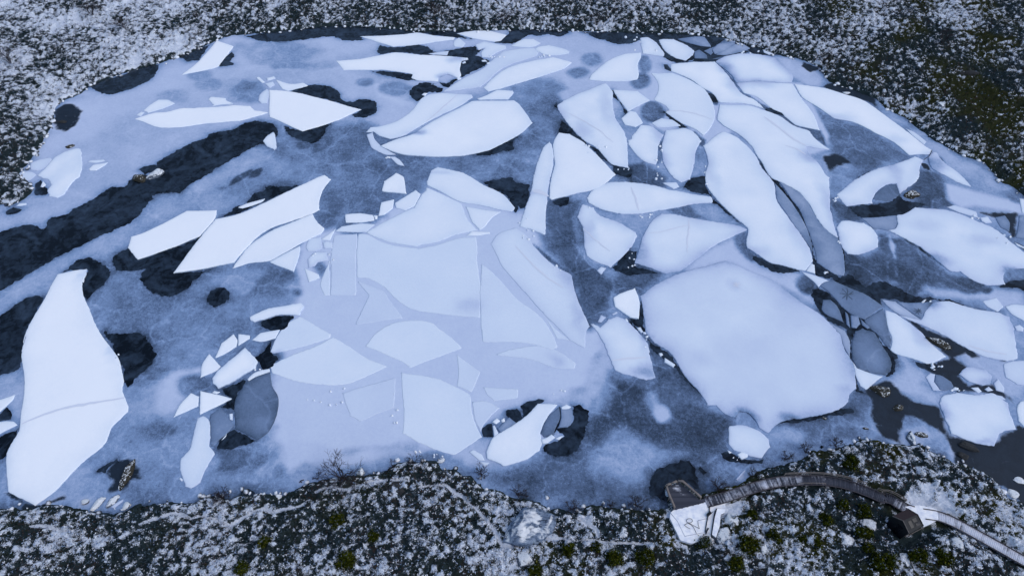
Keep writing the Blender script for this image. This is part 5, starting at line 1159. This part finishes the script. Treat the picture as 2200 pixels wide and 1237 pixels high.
BT = """bare_tree|S|1235,345|6.2|3.8|8|bare dark tree leaning over the ice at the near shore, left of centre|bare tree
bare_shrub|S|1900,195|2.4|1.6|4|bare shrub at the ice edge above the craggy outcrop near bottom centre|bare shrub
bare_shrub|S|1705,235|1.8|1.0|3|thin lone bare sapling between the bare tree and the outcrop|bare shrub
bare_shrub|S|1015,340|1.6|.8|2|wispy bare sapling left of the bare tree, at the ice edge|bare shrub
bare_shrub|T|925,500|2.2|2.0|5|spiky bare shrub on the shore above the huge grey boulder|bare shrub
bare_shrub|T|1425,625|2.2|2.3|6|wide dark bare shrub on the shore right of the huge grey boulder|bare shrub
bare_shrub|T|1775,590|1.5|1.0|4|small bare shrub in the ice between the boulder and the platform|bare shrub
bare_shrub|T|2010,600|2.6|2.0|5|bare shrub on the shore just left of the timber platform|bare shrub
bare_shrub|S|130,530|2.2|1.6|5|brown bare shrub at the shore under the sock-shaped floe|bare shrub
bare_shrub|R|2070,530|2.4|2.2|6|tangled brown bare shrub at the lower left shore|bare shrub
bare_shrub|T|585,320|2.4|1.7|5|bare shrub at the shoreline below the pale oval ice lump|bare shrub
bare_shrub|P|590,470|2.4|1.6|5|brown bare shrub in the ice right of the dark timber deck|bare shrub
bare_shrub|P|890,360|2.0|1.8|5|dark bare shrub at the start of the boardwalk's curve|bare shrub
bare_shrub|P|1180,215|1.9|1.6|5|frosted bare shrub in the ice below the round-bottomed floe|bare shrub
bare_shrub|P|1350,150|1.9|1.5|5|bare shrub standing in the thin ice above the boardwalk's top|bare shrub
bare_shrub|P|1620,95|2.0|1.8|5|bare shrub in the ice at the shore bulge above the boardwalk|bare shrub
bare_tree|A|620,110|5.5|2.6|5|tall bare tree in the upper left corner woods|bare tree
bare_tree|A|75,430|6|3|5|bare brown tree at the far left edge of the photo|bare tree
bare_tree|A|835,200|5|2.2|4|slim bare tree above the dark pool in the upper left|bare tree
bare_tree|B|1490,110|5|2.6|5|dark bare tree on the far bank above the far shore floe|bare tree
bare_tree|C|560,170|5|2.2|4|bare tree on the far bank right of the first one, near the middle|bare tree
bare_tree|C|1185,170|4.5|2|4|slender bare tree on the far bank above the second dark shore pool|bare tree
bare_tree|E|215,420|4|1.6|3|leaning bare stem at the brown pool on the right bank|bare tree
bare_tree|E|1000,290|4.5|2|4|bare tree on the upper right slope|bare tree""".split('\n')
for i, l in enumerate(BT):
    a = l.split('|'); x, y, z = ground(a[1] + ' ' + a[2])[0]
    bare_tree(a[0], x, y, max(z, 0), float(a[3]), float(a[4]), i * 7 + 47, a[6], a[7], int(a[5]), 1.6)
def bush(cx, cy, cz, r, h, seed, label, tone=0):
    rs = np.random.default_rng(seed); root = empty('evergreen_bush', (cx, cy, cz)); n = int(1800 * r * r) + 900
    cl = rs.normal(0, 1, (14, 3)); cl /= np.linalg.norm(cl, axis=1)[:, None]; cl[:, 2] = np.abs(cl[:, 2]); cl *= rs.uniform(.35, .8, (14, 1))
    c = cl[rs.integers(0, 14, n)] + rs.normal(0, .2, (n, 3)); c[:, 2] = np.abs(c[:, 2]); c *= [r, r, h]
    V = np.repeat(c[:, None], 3, 1) + rs.normal(0, .10, (n, 3, 3)); pal = np.array([alb(*q)[:3] for q in ((18,26,10), (38,48,14), (58,68,22), (82,86,34), (110,126,150))])
    p = [.34,.32,.2,.1,.04] if tone == 0 else [.5,.2,.06,.04,.2]
    cc = np.repeat(np.c_[pal[rs.choice(5, n, p=p)], np.ones(n)], 3, 0)
    link('foliage', npmesh('foliage', V.reshape(-1, 3), [np.arange(n * 3).reshape(-1, 3)], {'tint': cc}), mat=M_TINT, parent=root)
    TV, TF = [], []
    for k in range(5): a = k * 1.26; tube(TV, TF, Vector((0, 0, -.1)), Vector((math.cos(a) * r * .5, math.sin(a) * r * .5, h * .7)), .05, .02)
    me = bpy.data.meshes.new('stem'); me.from_pydata(TV, [], TF); link('stem', me, mat=M_TWIG, parent=root)
    setp(root, label, 'bush', 'dark green bushes on the near bank')
BU = """P|838,985|1.75|olive green bush, the larger of two just below and right of the terrace boulders
P|1070,900|1.45|olive bush with yellowish tips right of the two terrace boulders
P|735,1140|1.35|dark green bush at the bottom edge under the snowy terrace
P|1435,950|.95|small round green bush below the middle of the boardwalk
P|1520,745|1.2|dark green bush right under the boardwalk's middle
P|1680,615|1.0|green bush hugging the underside of the boardwalk near its dark planks
P|1868,668|1.1|compact green bush between the boardwalk and the black hut
P|1865,870|1.35|dark green bush left of the black hut's snowy boulder
P|880,705|.9|small green bush right beside the flat-topped snow slab boulder
P|1320,915|.8|little green bush left of the small round one, below the boardwalk
T|1808,1075|1.35|yellow-green bush at the bottom edge under the pale angular boulder
T|1375,1010|1.25|dark green bush below the snowy trail, right of the huge boulder
T|2090,1060|1.4|dark green bush at the bottom, right of the yellow-green one
T|1640,965|.9|small brown-green bush touching the trail below the huge boulder
T|1070,1190|1.2|bright olive bush at the bottom edge under the round snowy boulder
Q|585,1110|1.7|broad green bush with bare twigs at the bottom, left of the tall narrow boulder
Q|900,1060|1.3|dark green bush right of the tall narrow boulder
Q|1120,1065|1.4|wide dark bush at the bottom below the right walkway
Q|455,985|.9|small dark bush left below the black hut
S|515,925|1.0|small olive bush on the bottom left bank
S|1275,1085|1.5|brown-green bush near the bottom edge, below the ringed boulder
S|1520,890|1.0|small green bush right of the ringed boulder
S|310,1165|1.1|dark olive bush at the bottom edge, far left of centre
S|1190,735|1.2|dark moss-green patch of bush in the middle of the bottom bank
Q|300,240|1.3|long green bush on the shore bulge above the boardwalk""".split('\n')
for i, l in enumerate(BU):
    a = l.split('|'); x, y, z = ground(a[0] + ' ' + a[1])[0]; r = float(a[2]) * 1.05; bush(x, y - .2, z + .35, r, r * 1.15, i + 70, a[3])
x, y, z = ground('U 715,1150')[0]; bush(x, y, z, 1.5, 1.6, 300, 'round dark snow-flecked bush pushing into the lower edge of the snowy terrace', 1)

# ================================================================ boardwalk, platform, terrace, hut
def box_strip(P, wd, z0, z1, name, mat, parent, closed=False):
    """a beam of width wd following a polyline"""
    V = []; F = []; n = len(P)
    for i in range(n):
        a = P[max(i-1, 0)]; b = P[min(i+1, n-1)]; t = (b - a) / (np.linalg.norm(b - a) + 1e-9); m = np.array([-t[1], t[0]]) * wd / 2
        za = z0 if np.isscalar(z0) else z0[i]; zb = z1 if np.isscalar(z1) else z1[i]
        for q, z in ((P[i] + m, za), (P[i] - m, za), (P[i] - m, zb), (P[i] + m, zb)): V.append((q[0], q[1], z))
        if i: b0 = 4 * (i - 1); F += [(b0 + k, b0 + (k + 1) % 4, b0 + 4 + (k + 1) % 4, b0 + 4 + k) for k in range(4)]
    F += [(3, 2, 1, 0), (4*n-4, 4*n-3, 4*n-2, 4*n-1)]
    L = np.array(parent.location) if parent else np.zeros(3); V = np.array(V) - L
    return link(name, npmesh(name, V, [np.array(F, np.int32)]), mat=mat, parent=parent)
def slab(P, z0, z1, name, mat, parent):
    P = np.array(P); A = np.sum(P[:, 0] * np.roll(P[:, 1], -1) - np.roll(P[:, 0], -1) * P[:, 1])
    if A < 0: P = P[::-1]
    V, F = cdt(P, []); n = len(P); L = np.array(parent.location) if parent else np.zeros(3)
    W = np.r_[np.c_[P, np.full(n, z1)], np.c_[P, np.full(n, z0)]]; S = np.array([(i, n + i, n + (i + 1) % n, (i + 1) % n) for i in range(n)], np.int32)
    T = np.c_[V, np.full(len(V), z1)]; m = len(T); S = S + m
    return link(name, npmesh(name, np.r_[T, W] - L, [F, S]), mat=mat, parent=parent)
def post(x, y, z0, z1, w_, name, mat, parent):
    return box_strip(np.array([(x - w_ / 2, y), (x + w_ / 2, y)]), w_, z0, z1, name, mat, parent)
def along(P, step):
    P = np.array(P); s = np.r_[0, np.cumsum(np.linalg.norm(np.diff(P, axis=0), axis=1))]; n = int(s[-1] / step)
    q = np.linspace(0, s[-1], n + 1); return np.c_[np.interp(q, s, P[:, 0]), np.interp(q, s, P[:, 1])]
def smooth(P, it=3):
    for _ in range(it):
        P = np.array(P); P = np.r_[P[:1], np.stack([.75 * P[:-1] + .25 * P[1:], .25 * P[:-1] + .75 * P[1:]], 1).reshape(-1, 2), P[-1:]]
    return P
def deck_mat():
    m, t, b = newmat('snowy_planks', .75, .2); g = t.nodes.new('ShaderNodeNewGeometry').outputs['Position']
    pl = attr(t, 'plank'); n = noise(t, g, .45, 3); n2 = noise(t, g, 4, 5)
    f = math_(t, 'ADD', math_(t, 'ADD', math_(t, 'MULTIPLY', n, 1.3), math_(t, 'MULTIPLY_ADD', pl, .28, .13)), math_(t, 'MULTIPLY', n2, .5))
    f = ramp(t, math_(t, 'MULTIPLY', math_(t, 'ADD', f, attr(t, 'snow')), .5), [(.55, (0,0,0,1)), (.80, (1,1,1,1))])
    t.links.new(mixc(t, f, mixc(t, pl, alb(44, 50, 68), alb(60, 66, 86)), alb(176, 188, 222)), b.inputs['Base Color']); return m
M_DECK = deck_mat()
M_SNOW, t_, b_ = newmat('fresh_snow', .7, .2); g_ = t_.nodes.new('ShaderNodeNewGeometry').outputs['Position']
t_.links.new(ramp(t_, noise(t_, g_, 1.4, 6), [(.3, alb(184, 198, 234)), (.6, alb(214, 224, 250))]), b_.inputs['Base Color']); bump(t_, b_, noise(t_, g_, 1.2, 5), .3, .1)
WC = smooth(WALK, 3); hub = poly('Q 930,670', DECK_Z)[0]
def walkway(C, label, snow0, W=1.72):
    root = empty('boardwalk', (C[0][0], C[0][1], DECK_Z - .5)); Q = along(C, .26); V = []; F = []; pk = []; sn = []
    for i in range(len(Q) - 1):
        a, b = Q[i], Q[i+1]; t = (b - a) / np.linalg.norm(b - a); m = np.array([-t[1], t[0]]) * W / 2; b2 = a + (b - a) * .93; k = rng.random(); dz = rng.uniform(0, .012)
        o = len(V)
        for z in (DECK_Z + dz, DECK_Z - .05):
            for q in (a + m, a - m, b2 - m, b2 + m): V.append((q[0], q[1], z)); pk.append(k); sn.append(snow0 + .15 * math.sin(i * .05))
        F += [(o, o+1, o+2, o+3), (o, o+4, o+5, o+1), (o+1, o+5, o+6, o+2), (o+2, o+6, o+7, o+3), (o+3, o+7, o+4, o)]
    link('deck', npmesh('deck', np.array(V) - np.array(root.location), [np.array(F, np.int32)], {'plank': pk, 'snow': sn}), mat=M_DECK, parent=root)
    Q = along(C, .9); tg = np.gradient(Q, axis=0); tg /= np.linalg.norm(tg, axis=1)[:, None]; nn = np.stack([-tg[:, 1], tg[:, 0]], 1)
    for s in (1, -1):
        box_strip(Q + nn * s * (W / 2 - .03), .12, DECK_Z + .03, DECK_Z + .14, 'kerb_rail', M_WOOD, root)
        box_strip(Q + nn * s * (W / 2 - .25), .16, DECK_Z - .32, DECK_Z - .06, 'beam', M_WOOD, root)
    for i in range(0, len(Q), 3):
        for s in (1, -1): p = Q[i] + nn[i] * s * (W / 2 - .25); post(p[0], p[1], min(zh(*p), DECK_Z - .4) - .3, DECK_Z - .33, .14, 'leg', M_WOOD, root)
    setp(root, label, 'boardwalk', 'wooden boardwalks on the near bank'); return root, Q, nn
iw = int(np.argmin(np.hypot(*(WC - hub).T)))
dl = poly('P 500,580', DECK_Z)[0]
wl, QL, NL = walkway(WC[:iw - 2], 'long curved wooden boardwalk running from the timber platform to the black hut', -.05)
wr, QR, NR = walkway(WC[iw + 3:], 'straight snowy boardwalk leaving the black hut towards the bottom right corner', .32)
def railing(pts, label, z=DECK_Z, hgt=1.0, mat=M_WOODL, rails=(1.0, .55), step=1.9, name='railing'):
    root = empty(name, (pts[0][0], pts[0][1], z)); Q = along(pts, .7)
    for r in rails: box_strip(Q, .09, z + hgt * r - .06, z + hgt * r, 'rail', mat, root)
    for p in along(pts, step): post(p[0], p[1], z - .45, z + hgt - .065, .10, 'post', mat, root)
    setp(root, label, 'railing', 'timber railings along the boardwalk'); return root
def seg(Q, N_, x0, x1, off): k = (Q[:, 0] > x0) & (Q[:, 0] < x1); return Q[k] + N_[k] * off
xa, xb = poly('P 1160,380 1880,440', DECK_Z)[:, 0]; railing(seg(QL, NL, xa, xb, .98), 'timber railing on the lake side of the boardwalk, at the top of its curve')
xa, xb = poly('Q 500,480 775,590', DECK_Z)[:, 0]; railing(seg(QL, NL, xa, xb, .98), 'shorter timber railing on the lake side just before the black hut')
xa, xb = poly('P 1280,430 1560,420', DECK_Z)[:, 0]; railing(seg(QL, NL, xa, xb, -.62), 'low pale timber handrail lying along the inner side of the boardwalk curve', hgt=.45, rails=(1.0,), step=1.6)
# timber platform over the water
root = empty('viewing_platform', (*poly('P 230,520', DECK_Z)[0], DECK_Z - .5)); D = poly('P 128,455 245,405 425,560 560,525 640,545 520,612 500,572 430,595 205,650', DECK_Z)
slab(D, DECK_Z - .35, DECK_Z - .03, 'deck_frame', M_WOOD, root)
V = []; F = []; pk = []; sn = []
yv = np.arange(D[:, 1].min(), D[:, 1].max(), .22)
for y0 in yv:                                                    # boards cut to the outline
    ym = y0 + .1; xs = []
    for i in range(len(D)):
        (ax, ay), (bx, by) = D[i], D[(i + 1) % len(D)]
        if (ay > ym) != (by > ym): xs.append(ax + (bx - ax) * (ym - ay) / (by - ay))
    xs.sort()
    for k in range(0, len(xs) - 1, 2):
        o = len(V); c = rng.random(); n = max(1, int((xs[k+1] - xs[k]) / .8))
        for j in range(n + 1):
            xq = xs[k] + (xs[k+1] - xs[k]) * j / n; mid = math.exp(-((j / n - .5) ** 2) * 14) * math.exp(-((ym - D[:, 1].min() - 4.2) / 2.2) ** 2)
            for yq in (y0, y0 + .205): V.append((xq, yq, DECK_Z + .004)); pk.append(c); sn.append(-.5 + .95 * mid)
            if j: F.append((o + 2*j - 2, o + 2*j, o + 2*j + 1, o + 2*j - 1))
link('planks', npmesh('planks', np.array(V) - np.array(root.location), [np.array(F, np.int32)], {'plank': pk, 'snow': sn}), mat=M_DECK, parent=root)
for s in ('P 120,452 160,436', 'P 170,432 213,415', 'P 223,412 250,402 300,445 350,490 428,558', 'P 120,452 140,520 165,580 195,648'):
    Q = along(poly(s, DECK_Z), .8); box_strip(Q, .34, DECK_Z + .93, DECK_Z + 1.02, 'handrail', M_WOODL, root); box_strip(Q, .08, DECK_Z + .42, DECK_Z + .56, 'rail', M_WOOD, root)
    for p in along(poly(s, DECK_Z), 1.3): post(p[0], p[1], -.3, DECK_Z + .925, .12, 'post', M_WOODL, root)
setp(root, 'dark timber viewing platform with pale parapets jutting over the water', 'viewing platform')
# snowy terrace
root = empty('terrace', (*poly('U 550,850', DECK_Z)[0], 0)); T = poly('U 275,612 520,540 770,462 830,545 1085,480 1075,600 940,588 905,640 850,1030 905,1078 700,1100 550,1140 380,1088 215,745 222,660', DECK_Z)
slab(T, .1, DECK_Z - .045, 'paving', M_SNOW, root)
for s in ('U 225,665 330,790 445,1025 765,965', 'U 650,782 800,747'): box_strip(poly(s, DECK_Z), .10, DECK_Z - .05, DECK_Z - .025, 'edging', flat_mat('edge_stone', (150,162,196)), root)
box_strip(poly('U 836,555 825,650 790,800 765,955', DECK_Z), .13, DECK_Z - .04, DECK_Z + .12, 'step', M_DARK, root)
setp(root, 'snow-covered terrace behind the timber viewing platform', 'terrace')
root = empty('retaining_wall', (*poly('U 950,800', DECK_Z)[0], 0)); Wp = poly('U 945,600 1075,612 1058,670 1000,700 980,900 922,1068 860,1020 905,740', DECK_Z)
slab(Wp, .1, DECK_Z + .33, 'wall_body', flat_mat('wall_stone', (70,82,108)), root); cW = Wp.mean(0); slab(cW + (Wp - cW) * .97, DECK_Z + .32, DECK_Z + .42, 'snow_cap', M_SNOW, root)
setp(root, 'long snow-capped wall along the right side of the terrace', 'wall')
def tubes(name, segs, r, label, cat, mat=M_DARK, z=DECK_Z):
    VV, FF = [], []; x0, y0 = poly(segs[0].split(' ')[0] + ' ' + segs[0].split(' ')[1], z)[0]
    for s in segs:
        P = poly(s, z)
        for a, b in zip(P[:-1], P[1:]): tube(VV, FF, Vector((a[0] - x0, a[1] - y0, .03)), Vector((b[0] - x0, b[1] - y0, .05)), r, r)
    me = bpy.data.meshes.new(name); me.from_pydata(VV, [], FF); return setp(link(name, me, (x0, y0, z), mat), label, cat)
ring = 'U ' + ' '.join('%d,%d' % (518 + 50 * math.cos(a * math.tau / 12), 785 + 34 * math.sin(a * math.tau / 12)) for a in range(13))
tubes('rope_frame', [ring, 'U 500,815 560,850 620,880 675,910 655,850 650,790', 'U 440,850 490,825 540,845 575,880', 'U 440,850 470,880 530,915', 'U 575,880 600,920 628,985'], .035, 'dark ring and crossed rods lying in the snow on the terrace', 'garden frame')
tubes('pole', ['U 772,988 790,950 815,900'], .12, 'short dark pole lying on the right side of the terrace', 'pole')
root = empty('bench', (*poly('U 825,690', DECK_Z)[0], DECK_Z - .03))
box_strip(poly('U 785,715 845,660', DECK_Z), .42, DECK_Z + .38, DECK_Z + .44, 'seat', M_DARK, root); box_strip(poly('U 800,735 872,668', DECK_Z), .07, DECK_Z + .5, DECK_Z + .85, 'backrest', M_DARK, root)
for p in poly('U 790,705 800,722 835,668 850,680', DECK_Z): post(p[0], p[1], DECK_Z - .04, DECK_Z + .375, .08, 'leg', M_DARK, root)
setp(root, 'small dark bench at the right edge of the snowy terrace', 'bench')
# plaza in front of the hut
root = empty('plaza', (*hub, 0)); slab(poly('Q 800,622 850,612 930,610 1020,625 1085,648 1098,735 1040,768 965,802 930,720 905,690 850,650', DECK_Z), .1, DECK_Z + .02, 'paving', M_SNOW, root)
setp(root, 'snow-covered landing between the two boardwalks, in front of the black hut', 'landing')
# hut
def at3(s, z): return [Vector((*at(*p, z), z)) for p in px(s)]
ze, zr = DECK_Z + 2.5, DECK_Z + 3.5
E1, E2, E3, E4 = at3('Q 690,705 828,640 965,792 838,862', ze); R1, R2 = at3('Q 783,745 912,690', zr)
ctr = (E1 + E2 + E3 + E4) / 4; root = empty('hut', (ctr.x, ctr.y, DECK_Z - .5)); L = Vector(root.location)
def mesh(name, V, F, mat, par):
    me = bpy.data.meshes.new(name); me.from_pydata([tuple(v - L) for v in V], [], F); return link(name, me, mat=mat, parent=par)
def inn(p, k=.9): return Vector((ctr.x + (p.x - ctr.x) * k, ctr.y + (p.y - ctr.y) * k, p.z))
W_ = [inn(p) for p in (E1, E2, E3, E4)]; lowr = [Vector((p.x, p.y, .2)) for p in W_]
r1, r2 = inn(R1, .9), inn(R2, .9); r1.z -= .08; r2.z -= .08
mesh('wall', lowr + W_ + [r1, r2], [(0,1,5,4), (1,2,6,9,5), (2,3,7,6), (3,0,4,8,7)], M_ROOF, root)
th_ = Vector((0, 0, .12))
rf = mesh('roof', [E1, E2, R2, R1, E3, E4] + [p - th_ for p in (E1, E2, R2, R1, E3, E4)], [(0,1,2,3), (3,2,4,5), (6,9,8,7), (9,11,10,8), (0,6,7,1), (5,4,10,11), (1,7,8,2), (2,8,10,4), (0,3,9,6), (3,5,11,9)], M_ROOF, root)
rf.data.materials.append(M_ROOF2); rf.data.polygons[0].material_index = 1
def lerp4(u, v): return (R1.lerp(R2, u)).lerp(E4.lerp(E3, u), v) + Vector((0, 0, .03))
for u0, v0, u1, v1 in ((.55, .15, .8, .45), (.62, .55, .9, .8), (.25, .2, .45, .75)):
    mesh('skylight', [lerp4(u0, v0), lerp4(u1, v0), lerp4(u1, v1), lerp4(u0, v1)], [(0,1,2,3)], M_GLASS, root)
for nm, a, b in (('bargeboard', E1, R1), ('bargeboard', R1, E4), ('bargeboard', E2, R2), ('bargeboard', R2, E3)):
    V, F = [], []; tube(V, F, a - L + Vector((0, 0, .05)), b - L + Vector((0, 0, .05)), .07, .07); me = bpy.data.meshes.new(nm); me.from_pydata(V, [], F); link(nm, me, mat=M_WOODL if a in (E1, R1) and b in (R1, E4) else M_ROOF, parent=root)
a, b, c = lowr[3].lerp(lowr[0], .3), lowr[3].lerp(lowr[0], .62), 2.1
nrm = (lowr[0] - lowr[1]).normalized() * .03
mesh('door', [a + nrm, b + nrm, b + nrm + Vector((0, 0, c + .9)), a + nrm + Vector((0, 0, c + .9))], [(0,1,2,3)], M_GLASS, root)
setp(root, 'black hut with a gabled roof and pale bargeboards beside the boardwalk landing', 'hut')
B = poly('Q 672,742 800,893 965,806', .9); railing(list(B), 'thin pale railing round the lower side of the black hut', z=.6, hgt=.5, rails=(1.0,), step=2.2)
tubes('stick', ['E 880,1062 915,1040 935,1000'], .07, 'dark stick lying across the end of the long white tongue floe', 'stick', M_TWIG, .16)
tubes('branch', ['S 832,372 850,352 876,346', 'S 850,352 840,362 858,370'], .09, 'dark broken branch on the ice near the lower left shore', 'branch', M_TWIG, .02)
tubes('branch', ['E 178,450 205,432 222,418', 'E 205,432 210,445'], .1, 'dark branch over the brown pool at the upper right bank', 'branch', M_TWIG, .3)
